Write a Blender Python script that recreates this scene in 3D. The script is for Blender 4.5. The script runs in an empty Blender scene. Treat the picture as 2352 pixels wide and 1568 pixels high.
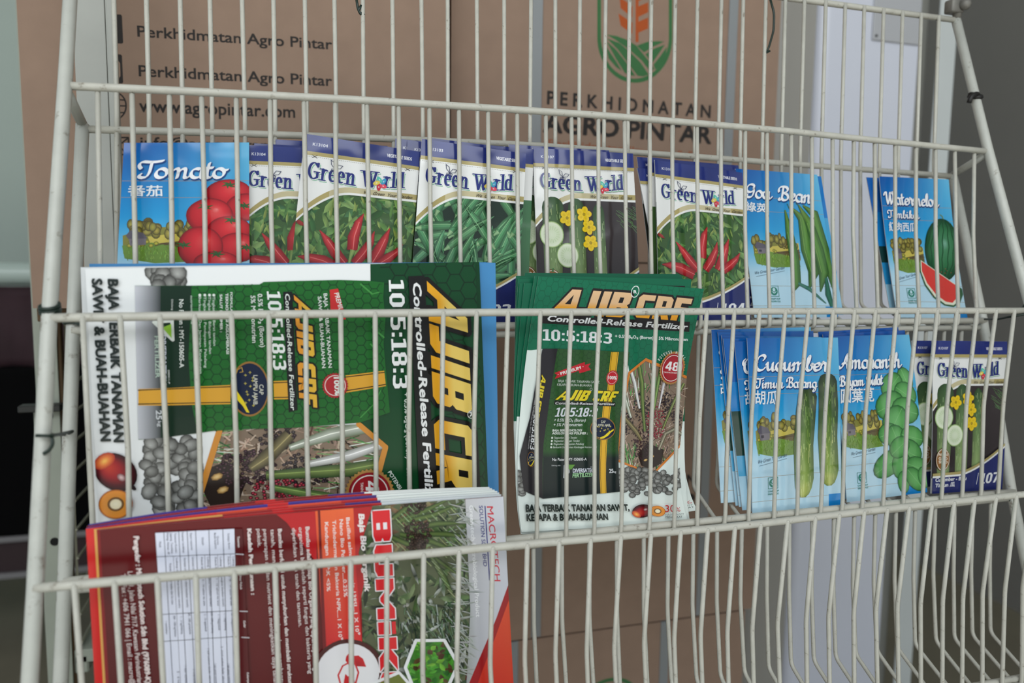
import bpy, bmesh, math, random
import numpy as np

# ---------------------------------------------------------------- camera, world, light, exposure
SC = bpy.context.scene
COL = SC.collection
Z0 = 1.02                                   # height of the top basket's rail above the floor
F = 1694.7565                               # focal length in pixels of a 2352 x 1568 frame
CW = np.array([0.1370617, -0.6050856, -0.1266590 + Z0])
RW = np.array([[0.960433, -0.278227, 0.012607], [0.016385, 0.101629, 0.994687], [0.27803, 0.955124, -0.102166]])

cam = bpy.data.cameras.new('camera')
cam.sensor_width = 36.0
cam.lens = F / 2352 * 36.0
cam.clip_start = 0.02
cam.dof.use_dof = True
cam.dof.focus_distance = 0.63
cam.dof.aperture_fstop = 4.2
cam_o = bpy.data.objects.new('camera', cam)
COL.objects.link(cam_o)
from mathutils import Matrix, Vector
cam_o.matrix_world = Matrix(((RW[0][0], RW[1][0], -RW[2][0], CW[0]), (RW[0][1], RW[1][1], -RW[2][1], CW[1]),
                             (RW[0][2], RW[1][2], -RW[2][2], CW[2]), (0, 0, 0, 1)))
SC.camera = cam_o

world = bpy.data.worlds.new('world')
SC.world = world
world.use_nodes = True
world.node_tree.nodes['Background'].inputs[0].default_value = (0.86, 0.95, 1.0, 1)
world.node_tree.nodes['Background'].inputs[1].default_value = 0.72

def area(name, loc, target, sx, sy, power, col):
    l = bpy.data.lights.new(name, 'AREA')
    l.shape = 'RECTANGLE'; l.size = sx; l.size_y = sy; l.energy = power; l.color = col
    o = bpy.data.objects.new(name, l); COL.objects.link(o)
    o.location = loc
    o.rotation_euler = (Vector(target) - Vector(loc)).to_track_quat('-Z', 'Y').to_euler()
    return o
area('shopfront_daylight', (-0.35, -2.6, 2.55), (0.35, 0, 0.95), 4.2, 1.1, 62, (0.95, 0.98, 1.0))

sun = bpy.data.lights.new('bounce_sun', 'SUN'); sun.energy = 7.0; sun.angle = .02; sun.color = (1.0, .97, .92)
sun_o = bpy.data.objects.new('bounce_sun', sun); COL.objects.link(sun_o)       # added: bounces fill off the pavement outside; the roof keeps it off the rack
sun_o.location = (4, -4, 6); sun_o.rotation_euler = Vector((-.55, 0, -.8)).to_track_quat('-Z', 'Y').to_euler()

SC.view_settings.view_transform = 'Standard'
SC.view_settings.look = 'None'
SC.view_settings.gamma = 1.0
SC.view_settings.exposure = -0.12

# ---------------------------------------------------------------- helpers
def lin(c):
    return tuple(((v / 255) / 12.92 if v / 255 <= 0.04045 else ((v / 255 + 0.055) / 1.055) ** 2.4) for v in c[:3])

def ray(px, py):
    return RW.T @ np.array([(px - 1176) / F, -(py - 784) / F, 1.0])

def at_y(px, py, y):                        # the point of a photo direction at depth y
    d = ray(px, py); return CW + d * (y - CW[1]) / d[1]

def at_x(px, py, x):
    d = ray(px, py); return CW + d * (x - CW[0]) / d[0]

def at_z(px, py, z):
    d = ray(px, py); return CW + d * (z - CW[2]) / d[2]

def proj(P):
    c = (np.asarray(P) - CW) @ RW.T
    return np.stack([1176 + F * c[..., 0] / c[..., 2], 784 - F * c[..., 1] / c[..., 2]], -1)

MATS = {}
def mat(name, col=None, rough=0.5, attr=False, noise=0.0, nscale=60, bump=0.0, bscale=200, metal=0.0, dirt=None, spec=0.5, bdist=0.001):
    if name in MATS: return MATS[name]
    m = bpy.data.materials.new(name); m.use_nodes = True
    nt = m.node_tree; b = nt.nodes['Principled BSDF']
    b.inputs['Roughness'].default_value = rough
    b.inputs['Metallic'].default_value = metal
    b.inputs['Specular IOR Level'].default_value = spec
    tc = nt.nodes.new('ShaderNodeTexCoord')
    if attr:
        src = nt.nodes.new('ShaderNodeAttribute'); src.attribute_name = 'Col'; out = src.outputs['Color']
    else:
        src = nt.nodes.new('ShaderNodeRGB'); src.outputs[0].default_value = (*lin(col), 1); out = src.outputs[0]
    if noise:
        n = nt.nodes.new('ShaderNodeTexNoise'); n.inputs['Scale'].default_value = nscale; n.inputs['Detail'].default_value = 5
        nt.links.new(tc.outputs['Object'], n.inputs['Vector'])
        mr = nt.nodes.new('ShaderNodeMapRange'); mr.inputs[1].default_value = 0.25; mr.inputs[2].default_value = 0.75
        mr.inputs[3].default_value = 1 - noise; mr.inputs[4].default_value = 1 + noise
        nt.links.new(n.outputs['Fac'], mr.inputs[0])
        mx = nt.nodes.new('ShaderNodeVectorMath'); mx.operation = 'SCALE'
        nt.links.new(out, mx.inputs[0]); nt.links.new(mr.outputs[0], mx.inputs['Scale']); out = mx.outputs[0]
    if dirt:                                # (colour, scale, threshold): rust and grime spots
        n = nt.nodes.new('ShaderNodeTexNoise'); n.inputs['Scale'].default_value = dirt[1]; n.inputs['Detail'].default_value = 8
        n.inputs['Roughness'].default_value = 0.7
        nt.links.new(tc.outputs['Object'], n.inputs['Vector'])
        mr = nt.nodes.new('ShaderNodeMapRange'); mr.inputs[1].default_value = dirt[2]; mr.inputs[2].default_value = dirt[2] + 0.12
        nt.links.new(n.outputs['Fac'], mr.inputs[0])
        mx = nt.nodes.new('ShaderNodeMix'); mx.data_type = 'RGBA'
        nt.links.new(mr.outputs[0], mx.inputs['Factor']); nt.links.new(out, mx.inputs['A'])
        mx.inputs['B'].default_value = (*lin(dirt[0]), 1); out = mx.outputs['Result']
    nt.links.new(out, b.inputs['Base Color'])
    if bump:
        n = nt.nodes.new('ShaderNodeTexNoise'); n.inputs['Scale'].default_value = bscale; n.inputs['Detail'].default_value = 2
        nt.links.new(tc.outputs['Object'], n.inputs['Vector'])
        bp = nt.nodes.new('ShaderNodeBump'); bp.inputs['Strength'].default_value = bump; bp.inputs['Distance'].default_value = bdist
        nt.links.new(n.outputs['Fac'], bp.inputs['Height']); nt.links.new(bp.outputs[0], b.inputs['Normal'])
    MATS[name] = m
    return m

def link(name, bm, m, parent=None, smooth=False, origin=None):
    me = bpy.data.meshes.new(name)
    if origin is not None:
        bmesh.ops.translate(bm, verts=bm.verts, vec=-Vector(origin))
    bm.normal_update()
    bm.to_mesh(me); bm.free()
    if smooth:
        for p in me.polygons: p.use_smooth = True
    me.materials.append(m)
    o = bpy.data.objects.new(name, me); COL.objects.link(o)
    if origin is not None: o.location = origin
    if parent: o.parent = parent; o.matrix_parent_inverse = Matrix.Translation(parent.location).inverted()
    return o

def thing(name, label, cat, loc, group=None):
    o = bpy.data.objects.new(name, None); COL.objects.link(o); o.location = loc
    o.empty_display_size = 0.02
    return tag(o, label, cat, group)

def tag(o, label, cat, group=None):
    o['label'] = label; o['category'] = cat
    if group: o['group'] = group
    return o

def struct(o):
    o['kind'] = 'structure'; return o

def fillet(pts, r, n=4):
    pts = [np.array(p, float) for p in pts]; out = [pts[0]]
    for a, b, c in zip(pts, pts[1:], pts[2:]):
        u = (a - b); v = (c - b); lu, lv = np.linalg.norm(u), np.linalg.norm(v)
        k = min(r, lu * .45, lv * .45); p, q = b + u / lu * k, b + v / lv * k
        for i in range(n + 1):
            t = i / n; out.append((1 - t) ** 2 * p + 2 * t * (1 - t) * b + t * t * q)
    out.append(pts[-1]); return out

def add_tube(bm, pts, r, n=10, cap=True):
    pts = [Vector(p) for p in pts]
    rs = r if isinstance(r, (list, tuple)) else [r] * len(pts)
    t = (pts[1] - pts[0]).normalized()
    nn = t.orthogonal().normalized(); rings = []
    for i, p in enumerate(pts):
        d = (pts[min(i + 1, len(pts) - 1)] - pts[max(i - 1, 0)]).normalized()
        nn = (nn - d * nn.dot(d)).normalized(); bb = d.cross(nn)
        rings.append([bm.verts.new(p + (nn * math.cos(2 * math.pi * k / n) + bb * math.sin(2 * math.pi * k / n)) * rs[i]) for k in range(n)])
    for a, b in zip(rings, rings[1:]):
        for k in range(n): bm.faces.new((a[k], a[(k + 1) % n], b[(k + 1) % n], b[k]))
    if cap:
        bm.faces.new(rings[0][::-1]); bm.faces.new(rings[-1])

def add_ball(bm, c, r, s=(1, 1, 1), u=10, v=6):
    bmesh.ops.create_uvsphere(bm, u_segments=u, v_segments=v, radius=r,
                              matrix=Matrix.Translation(Vector(c)) @ Matrix.Diagonal((*s, 1)))

def add_box(bm, lo, hi, bevel=0.0, seg=2, rot=None, piv=None):
    lo, hi = Vector(lo), Vector(hi); c = (lo + hi) / 2; d = hi - lo
    g = bmesh.ops.create_cube(bm, size=1, matrix=Matrix.Translation(c) @ Matrix.Diagonal((*d, 1)))
    vs = g['verts']
    if bevel:
        es = list({e for v in vs for e in v.link_edges})
        g2 = bmesh.ops.bevel(bm, geom=es, offset=bevel, segments=seg, affect='EDGES', profile=0.5)
        vs = list({v for f in g2['faces'] for v in f.verts} | {v for v in vs if v.is_valid})
    if rot is not None:
        bmesh.ops.rotate(bm, verts=vs, cent=Vector(piv if piv is not None else c), matrix=Matrix.Rotation(rot, 3, 'Z'))
    return vs

# ---------------------------------------------------------------- lettering
GLY = {}
def text_mesh(s):
    if s in GLY: return GLY[s]
    c = bpy.data.curves.new('t', 'FONT'); c.body = s; c.size = 1.0
    c.resolution_u = 3 if len(s) < 26 else 2
    o = bpy.data.objects.new('t', c); COL.objects.link(o)
    dg = bpy.context.evaluated_depsgraph_get(); dg.update()
    me = bpy.data.meshes.new_from_object(o.evaluated_get(dg))
    v = np.array([(p.co.x, p.co.y) for p in me.vertices]).reshape(-1, 2)
    f = [tuple(p.vertices) for p in me.polygons]
    bpy.data.objects.remove(o); bpy.data.curves.remove(c); bpy.data.meshes.remove(me)
    x0 = v[:, 0].min() if len(v) else 0; w = (v[:, 0].max() - x0) if len(v) else 1
    v = v - [x0, 0]
    GLY[s] = (v, f, max(w, 1e-3)); return GLY[s]
CAPH = 0.715

# calligraphic skeletons, cap height 1, x height about 0.55 (script) / 0.68 (roman)
def arc(cx, cy, rx, ry, a0, a1, n=10):
    return [(cx + rx * math.cos(math.radians(a0 + (a1 - a0) * i / n)), cy + ry * math.sin(math.radians(a0 + (a1 - a0) * i / n))) for i in range(n + 1)]
def bez(*p, n=8):
    out = []
    for i in range(0, len(p) - 3, 3):
        a, b, c, d = [np.array(q) for q in p[i:i + 4]]
        for k in range(n + 1):
            t = k / n; out.append(tuple((1 - t) ** 3 * a + 3 * t * (1 - t) ** 2 * b + 3 * t * t * (1 - t) * c + t ** 3 * d))
    return out
_o = arc(.22, .27, .2, .27, 90, 450, 18)
_hook = lambda x: bez((x, .5), (x, .2), (x - .02, 0), (x + .08, 0), (x + .14, 0), (x + .17, .06), (x + .22, .14))
SCRIPT = {  # glyph: (advance, strokes)
 'a': (.52, [arc(.22, .27, .2, .27, 60, 330, 16), _hook(.4)]),
 'b': (.5, [bez((.02, .1), (.2, .5), (.3, .95), (.2, 1.0), (.08, 1.0), (.08, .4), (.1, .1), (.12, -.04), (.4, -.06), (.42, .28), (.42, .5), (.36, .52), (.34, .42), (.34, .34), (.44, .38), (.52, .42))]),
 'c': (.44, [[(.38, .42)] + arc(.23, .27, .2, .27, 50, 310, 14) + [(.46, .16)]]),
 'e': (.44, [bez((.04, .22), (.3, .26), (.4, .36), (.36, .46), (.3, .6), (.04, .5), (.04, .24), (.04, -.08), (.3, -.02), (.46, .16))]),
 'g': (.5, [arc(.22, .27, .2, .27, 60, 330, 16), bez((.4, .5), (.4, .1), (.42, -.4), (.2, -.4), (.0, -.4), (.1, -.15), (.5, .1))]),
 'h': (.56, [bez((.0, .1), (.25, .5), (.3, .95), (.2, 1.0), (.08, 1.0), (.1, .4), (.1, 0)), bez((.1, .3), (.2, .55), (.38, .62), (.38, .4), (.38, .2), (.34, 0), (.44, 0), (.5, 0), (.54, .08), (.58, .14))]),
 'i': (.3, [_hook(.08), [(.1, .76), (.11, .74)]]),
 'k': (.52, [bez((.0, .1), (.25, .5), (.3, .95), (.2, 1.0), (.08, 1.0), (.1, .4), (.1, 0)), bez((.1, .28), (.3, .55), (.4, .52), (.36, .4), (.32, .28), (.2, .28), (.14, .27), (.3, .26), (.28, 0), (.4, 0), (.46, 0), (.5, .08), (.54, .14))]),
 'l': (.28, [bez((.0, .1), (.25, .5), (.3, .95), (.2, 1.0), (.08, 1.0), (.04, .3), (.08, .1), (.1, -.02), (.2, -.02), (.3, .14))]),
 'm': (.82, [bez((.0, .35), (.04, .55), (.1, .56), (.1, .4), (.1, .2), (.09, .1), (.09, 0)), bez((.1, .3), (.2, .58), (.36, .62), (.36, .4), (.36, .2), (.35, .1), (.35, 0)), bez((.36, .3), (.46, .58), (.62, .62), (.62, .4), (.62, .2), (.58, 0), (.68, 0), (.74, 0), (.78, .08), (.82, .14))]),
 'n': (.56, [bez((.0, .35), (.04, .55), (.1, .56), (.1, .4), (.1, .2), (.09, .1), (.09, 0)), bez((.1, .3), (.2, .58), (.36, .62), (.36, .4), (.36, .2), (.32, 0), (.42, 0), (.48, 0), (.52, .08), (.56, .14))]),
 'o': (.48, [_o, bez((.3, .5), (.4, .4), (.46, .42), (.52, .46))]),
 'r': (.42, [bez((.0, .2), (.08, .5), (.12, .66), (.12, .6), (.12, .5), (.3, .56), (.3, .44), (.3, .2), (.26, 0), (.36, 0), (.38, 0), (.42, .08), (.44, .14))]),
 't': (.34, [bez((.12, .85), (.12, .5), (.06, 0), (.18, 0), (.26, 0), (.3, .08), (.34, .14)), [(0, .56), (.28, .58)]]),
 'u': (.58, [bez((.02, .4), (.08, .6), (.1, .5), (.1, .3), (.1, -.08), (.3, -.06), (.38, .3)), _hook(.4)]),
 'y': (.52, [bez((.02, .4), (.08, .6), (.1, .5), (.1, .3), (.1, -.04), (.3, -.06), (.4, .3)), bez((.42, .52), (.42, .1), (.42, -.4), (.2, -.4), (.0, -.4), (.1, -.15), (.5, .1))]),
 'T': (.66, [bez((.1, .55), (-.06, .7), (.0, .98), (.2, .94), (.4, .9), (.6, .92), (.84, 1.0)), bez((.46, .93), (.42, .6), (.5, .02), (.26, 0), (.1, -.02), (.04, .14), (.14, .2))]),
 'G': (.74, [bez((.62, .84), (.6, 1.06), (.3, 1.06), (.2, .86), (.06, .6), (.1, .38), (.36, .4), (.6, .42), (.64, .72), (.58, .8), (.66, .4), (.56, -.04), (.3, 0), (.16, .02), (.1, .12), (.2, .2))]),
 'B': (.78, [bez((.34, .92), (.3, .6), (.32, .1), (.2, .02), (.1, -.02), (.04, .06), (.1, .12)), bez((.06, .6), (-.02, .8), (.1, 1.02), (.4, 1.0), (.74, 1.0), (.74, .6), (.36, .54), (.78, .54), (.8, 0), (.44, 0), (.34, 0), (.3, .06), (.3, .12))]),
 'W': (1.05, [bez((-.04, .72), (-.02, .98), (.14, 1.0), (.18, .9), (.2, .6), (.16, .2), (.26, 0)), bez((.26, 0), (.4, .3), (.5, .7), (.54, .94), (.54, .6), (.52, .2), (.58, 0)), bez((.58, 0), (.8, .3), (.94, .8), (.8, .98), (.74, 1.02), (.7, .94), (.76, .88))]),
 'C': (.66, [bez((.5, .7), (.66, .84), (.56, 1.04), (.4, 1.0), (.14, .96), (.04, .5), (.1, .24), (.16, -.06), (.46, -.08), (.62, .2)), bez((.1, .9), (-.06, .8), (-.04, .5), (.12, .5))]),
 'A': (.86, [bez((-.02, .14), (.1, -.1), (.3, .1), (.42, .5), (.5, .8), (.6, 1.0), (.64, 1.0)), bez((.64, 1.0), (.6, .6), (.58, .1), (.66, 0), (.72, -.02), (.8, .04), (.86, .14)), [(.26, .36), (.62, .4)]]),
 ' ': (.34, []),
}
def serif(x, y, w=.26): return [(x - w / 2, y), (x + w / 2, y)]
ROMAN = {  # bold roman letters drawn with a flat wide nib
 'G': (.86, [[(.68, .78)] + arc(.42, .5, .32, .46, 40, 300, 18) + [(.66, .12), (.68, .2), (.68, .42)], serif(.64, .44, .3), [(.69, .96), (.69, .74)]]),
 'r': (.56, [[(.18, .68), (.18, .03)], serif(.18, .03, .34), serif(.12, .66, .2), bez((.2, .42), (.24, .62), (.36, .7), (.46, .6))]),
 'e': (.6, [[(.12, .38), (.46, .38)] + arc(.3, .36, .18, .32, 10, 300, 16)]),
 'n': (.78, [[(.18, .68), (.18, .03)], serif(.18, .03, .32), serif(.12, .66, .2), bez((.2, .45), (.26, .66), (.52, .8), (.54, .48), (.54, .4), (.54, .2), (.54, .03)), serif(.56, .03, .3)]),
 'W': (1.16, [[(.14, .97), (.38, .03)], [(.38, .03), (.6, .8)], [(.54, .97), (.76, .03)], [(.76, .03), (.98, .97)], serif(.12, .97, .34), serif(.54, .97, .26), serif(.98, .97, .3)]),
 'l': (.36, [[(.18, .98), (.18, .03)], serif(.18, .03, .34), serif(.12, .97, .2)]),
 'd': (.68, [arc(.26, .36, .18, .32, 60, 300, 16), [(.48, .98), (.48, .03)], serif(.42, .97, .2), serif(.52, .03, .22)]),
 'o': (.66, []), ' ': (.3, []),
}
BLOCK = {  # heavy display letters: outer outlines and counters
 'A': (1.0, [(0, 0), (.24, 0), (.37, .24), (.66, .24), (.66, 0), (.94, 0), (.9, 1), (.56, 1)], [[(.46, .42), (.67, .42), (.68, .8)]]),
 'J': (.72, [(0, 0), (.48, 0), (.64, .14), (.64, 1), (.34, 1), (.34, .24), (0, .24)], []),
 'I': (.38, [(.03, 0), (.33, 0), (.33, 1), (.03, 1)], []),
 'B': (.82, [(.03, 0), (.62, 0), (.76, .1), (.76, .42), (.68, .5), (.76, .58), (.76, .9), (.64, 1), (.03, 1)], [[(.32, .2), (.48, .2), (.48, .4), (.32, .4)], [(.32, .58), (.48, .58), (.48, .8), (.32, .8)]]),
 'C': (.8, [(.16, 0), (.72, 0), (.72, .25), (.32, .25), (.32, .76), (.74, .76), (.74, 1), (.16, 1), (.02, .86), (.02, .14)], []),
 'R': (.84, [(.03, 0), (.32, 0), (.32, .3), (.46, .0), (.78, 0), (.62, .36), (.76, .46), (.76, .88), (.62, 1), (.03, 1)], [[(.32, .56), (.48, .56), (.48, .8), (.32, .8)]]),
 'F': (.74, [(.03, 0), (.32, 0), (.32, .38), (.62, .38), (.62, .6), (.32, .6), (.32, .77), (.74, .77), (.74, 1), (.03, 1)], []),
 'U': (.82, [(.16, 0), (.64, 0), (.78, .14), (.78, 1), (.5, 1), (.5, .22), (.32, .22), (.32, 1), (.03, 1), (.03, .14)], []),
 'M': (1.04, [(.03, 0), (.3, 0), (.3, .55), (.48, .2), (.56, .2), (.74, .55), (.74, 0), (1.0, 0), (1.0, 1), (.76, 1), (.52, .56), (.28, 1), (.03, 1)], []),
 'i': (.38, [(.03, 0), (.33, 0), (.33, .68), (.03, .68)], []),
 'K': (.86, [(.03, 0), (.32, 0), (.32, .36), (.52, 0), (.86, 0), (.56, .52), (.84, 1), (.52, 1), (.32, .66), (.32, 1), (.03, 1)], []),
 '1': (.5, [(.02, 0), (.48, 0), (.48, .13), (.36, .13), (.36, 1), (.2, 1), (.02, .93), (.02, .78), (.18, .82), (.18, .13), (.02, .13)], []),
 '0': (.62, [(.2, 0), (.42, 0), (.58, .2), (.58, .8), (.42, 1), (.2, 1), (.04, .8), (.04, .2)], [[(.24, .17), (.38, .17), (.4, .3), (.4, .7), (.38, .83), (.24, .83), (.22, .7), (.22, .3)]]),
 '5': (.6, [(.04, .04), (.2, 0), (.4, 0), (.56, .14), (.56, .5), (.42, .64), (.22, .64), (.22, .84), (.54, .84), (.54, 1), (.06, 1), (.06, .5), (.34, .48), (.38, .4), (.38, .24), (.32, .16), (.04, .2)], []),
 '8': (.62, [(.18, 0), (.44, 0), (.58, .12), (.58, .42), (.5, .52), (.56, .62), (.56, .88), (.42, 1), (.2, 1), (.06, .88), (.06, .62), (.12, .52), (.04, .42), (.04, .12)], [[(.22, .16), (.4, .16), (.4, .42), (.22, .42)], [(.23, .6), (.39, .6), (.39, .85), (.23, .85)]]),
 '3': (.6, [(.04, .05), (.2, 0), (.4, 0), (.56, .12), (.56, .4), (.46, .52), (.55, .62), (.55, .88), (.4, 1), (.2, 1), (.05, .95), (.05, .8), (.33, .84), (.37, .78), (.37, .66), (.33, .6), (.16, .6), (.16, .46), (.33, .45), (.38, .38), (.38, .22), (.33, .16), (.04, .2)], []),
 '4': (.62, [(.34, 0), (.52, 0), (.52, .2), (.6, .2), (.6, .36), (.52, .36), (.52, 1), (.32, 1), (.02, .36), (.02, .2), (.34, .2)], [[(.18, .36), (.34, .36), (.34, .72)]]),
 '7': (.6, [(.12, 0), (.32, 0), (.58, .84), (.58, 1), (.04, 1), (.04, .83), (.37, .83)], []),
 '2': (.6, [(.04, 0), (.56, 0), (.56, .16), (.3, .16), (.55, .56), (.55, .86), (.42, 1), (.2, 1), (.05, .92), (.05, .76), (.32, .84), (.37, .76), (.37, .6), (.04, .14)], []),
 '9': (.6, [(.1, 0), (.4, 0), (.56, .16), (.56, .86), (.42, 1), (.18, 1), (.04, .86), (.04, .54), (.18, .4), (.37, .4), (.37, .2), (.1, .17)], [[(.22, .56), (.37, .56), (.37, .84), (.22, .84)]]),
 ':': (.3, [(.07, .05), (.23, .05), (.23, .24), (.07, .24)], []),
 ' ': (.34, [], []),
}

def hull(p):
    p = sorted(set((round(x, 6), round(y, 6)) for x, y in p))
    if len(p) < 3: return p
    def half(q):
        h = []
        for a in q:
            while len(h) > 1 and (h[-1][0] - h[-2][0]) * (a[1] - h[-2][1]) - (h[-1][1] - h[-2][1]) * (a[0] - h[-2][0]) <= 0: h.pop()
            h.append(a)
        return h[:-1]
    return half(p) + half(p[::-1])

def clip(poly, cols, cv):
    """Sutherland-Hodgman against a convex counter-clockwise outline."""
    pts = [(p, c) for p, c in zip(poly, cols)]
    n = len(cv)
    for i in range(n):
        a, b = cv[i], cv[(i + 1) % n]; ex, ey = b[0] - a[0], b[1] - a[1]
        side = lambda p: ex * (p[1] - a[1]) - ey * (p[0] - a[0])
        out = []
        for j in range(len(pts)):
            (p, cp), (q, cq) = pts[j], pts[(j + 1) % len(pts)]
            sp, sq = side(p), side(q)
            if sp >= 0: out.append((p, cp))
            if (sp >= 0) != (sq >= 0):
                t = sp / (sp - sq)
                out.append(((p[0] + t * (q[0] - p[0]), p[1] + t * (q[1] - p[1])), tuple(x + t * (y - x) for x, y in zip(cp, cq))))
        pts = out
        if len(pts) < 3: return [], []
    return [p for p, c in pts], [c for p, c in pts]

DZ = 0.004
class Art:
    """Printed matter in millimetres: x to the right, y upward from the bottom edge; u, v run 0..1 from the top left."""
    def __init__(s, W, H):
        s.W, s.H, s.z, s.F, s.V, s.C = W, H, 0.0, [], [], []
        s.region = None; s.inv = None
        s.rect = [(0, 0), (W, 0), (W, H), (0, H)]
    def mm(s, p): return (p[0] * s.W, (1 - p[1]) * s.H)
    def uv(s, p): return (p[0] / s.W, 1 - p[1] / s.H)
    def up(s, k=1): s.z += DZ * k
    def raw(s, pts, cols, z=None):
        b = len(s.V); z = s.z if z is None else z
        s.V += [(p[0], p[1], z) for p in pts]; s.C += cols
        s.F.append(tuple(range(b, b + len(pts))))
    def polymm(s, pts, col, z=None, up=True):
        cols = [lin(c) for c in col] if isinstance(col, list) else [lin(col)] * len(pts)
        a = sum(p[0] * q[1] - q[0] * p[1] for p, q in zip(pts, list(pts[1:]) + [pts[0]]))
        if a < 0: pts, cols = list(pts)[::-1], cols[::-1]
        pts, cols = clip(list(pts), cols, s.region or s.rect)
        if len(pts) < 3: return
        if up and z is None: s.up()
        s.raw(pts, cols, z)
    def poly(s, pts, col, z=None, up=True): s.polymm([s.mm(p) for p in pts], col, z, up)
    def box(s, u0, v0, u1, v1, col): s.poly([(u0, v0), (u1, v0), (u1, v1), (u0, v1)], col)
    def grad(s, u0, v0, u1, v1, fn, n=6, m=10):
        s.up()
        for i in range(n):
            for j in range(m):
                q = [(u0 + (u1 - u0) * a / n, v0 + (v1 - v0) * b / m) for a, b in ((i, j), (i + 1, j), (i + 1, j + 1), (i, j + 1))]
                s.poly(q, [fn((a - u0) / (u1 - u0), (b - v0) / (v1 - v0)) for a, b in q], up=False)
    def clipto(s, pts):
        if pts is None: s.region = None; return
        q = [s.mm(p) for p in pts]
        a = sum(p[0] * r[1] - r[0] * p[1] for p, r in zip(q, q[1:] + [q[0]]))
        s.region = q if a > 0 else q[::-1]
    def blob(s, c, rx, ry, rot, stops, n=20, off=(0, 0)):
        """radial rings; rx, ry in mm; stops = [(radius, colour)...] from the centre out"""
        cx, cy = s.mm(c); cr, sr = math.cos(math.radians(rot)), math.sin(math.radians(rot)); s.up()
        def P(k, r):
            a = 2 * math.pi * k / n; x, y = rx * r * math.cos(a) + off[0] * (1 - r), ry * r * math.sin(a) + off[1] * (1 - r)
            return (cx + x * cr - y * sr, cy + x * sr + y * cr)
        for (r0, c0), (r1, c1) in zip(stops, stops[1:]):
            for k in range(n):
                if r0 == 0: s.polymm([P(k, 0), P(k, r1), P(k + 1, r1)], [c0, c1, c1], up=False)
                else: s.polymm([P(k, r0), P(k, r1), P(k + 1, r1), P(k + 1, r0)], [c0, c1, c1, c0], up=False)
    def pen(s, path, w, t, ang, col, mm=True, up=True):
        """sweep a flat elliptical nib (w x t mm, turned ang degrees) along a path in mm"""
        ca, sa = math.cos(math.radians(ang)), math.sin(math.radians(ang))
        nib = [(w / 2 * math.cos(a) * ca - t / 2 * math.sin(a) * sa, w / 2 * math.cos(a) * sa + t / 2 * math.sin(a) * ca) for a in [2 * math.pi * k / 8 + .39 for k in range(8)]]
        if not mm: path = [s.mm(p) for p in path]
        if up: s.up()
        z0 = s.z
        for i, (p, q) in enumerate(zip(path, path[1:])):
            s.z = z0 + DZ * .4 * (i % 4)
            s.polymm(hull([(p[0] + a, p[1] + b) for a, b in nib] + [(q[0] + a, q[1] + b) for a, b in nib]), col, up=False)
        s.z = z0 + DZ * 1.2
    def taper(s, path, ws, col, edge=None, mm=False):
        """a strip with a width (mm) at each path point; edge colour on both sides"""
        if not mm: path = [s.mm(p) for p in path]
        L, R, n = [], [], len(path)
        for i, p in enumerate(path):
            a, b = path[max(i - 1, 0)], path[min(i + 1, n - 1)]
            dx, dy = b[0] - a[0], b[1] - a[1]; l = math.hypot(dx, dy) or 1
            k = ws[i] / 2 / l
            L.append((p[0] - dy * k, p[1] + dx * k)); R.append((p[0] + dy * k, p[1] - dx * k))
        s.up(); e = edge or col
        cc = col if isinstance(col, list) else [col] * n; ee = e if isinstance(e, list) else [e] * n
        for i in range(n - 1):
            s.polymm([path[i], path[i + 1], L[i + 1], L[i]], [cc[i], cc[i + 1], ee[i + 1], ee[i]], up=False)
            s.polymm([path[i], path[i + 1], R[i + 1], R[i]], [cc[i], cc[i + 1], ee[i + 1], ee[i]], up=False)
    def frame(s, p0, p1, ptop):
        o = np.array(s.mm(p0)); return o, np.array(s.mm(p1)) - o, np.array(s.mm(ptop)) - o
    def text(s, txt, p0, p1, ptop, col, bold=0.0, fn=None):
        """plain lettering fitted to a baseline p0-p1 with its cap top at ptop (uv)"""
        v, f, w = text_mesh(txt); o, ex, ey = s.frame(p0, p1, ptop)
        off = [(0, 0)] if not bold else [(0, 0)] + [(bold * math.cos(a) , bold * math.sin(a)) for a in [math.pi / 4 + k * math.pi / 2 for k in range(4)]] + ([(bold, 0), (-bold, 0), (0, bold), (0, -bold)] if bold > .025 else [])
        s.up(); c = lin(col)
        for ii, (dx, dy) in enumerate(off):
            q = o + np.outer((v[:, 0] + dx) / w, ex) + np.outer((v[:, 1] + dy) / CAPH, ey)
            b = len(s.V)
            s.V += [(x, y, s.z + DZ * .4 * ii) for x, y in q]
            s.C += [c] * len(q) if fn is None else [lin(fn(y / CAPH)) for x, y in v]
            s.F += [tuple(b + i for i in g) for g in f]
        s.z += DZ * .4 * (len(off) - 1)
    def strokes(s, font, txt, p0, p1, ptop, col, w=.16, t=.05, ang=40, dip=0.0, scale=1.0):
        o, ex, ey = s.frame(p0, p1, ptop)
        tot = sum(font[ch][0] for ch in txt); x = 0; s.up()
        h = np.linalg.norm(ey)
        rot = math.degrees(math.atan2(ex[1], ex[0]))
        for ch in txt:
            adv, st = font[ch]
            for q in st:
                pts = []
                for a, b in q:
                    t_ = (x + a) / tot; b2 = b - dip * 4 * t_ * (1 - t_)
                    pts.append(tuple(o + ex * t_ + ey * b2))
                s.pen(pts, w * h, t * h, ang + rot, col, up=False)
            x += adv
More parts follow.
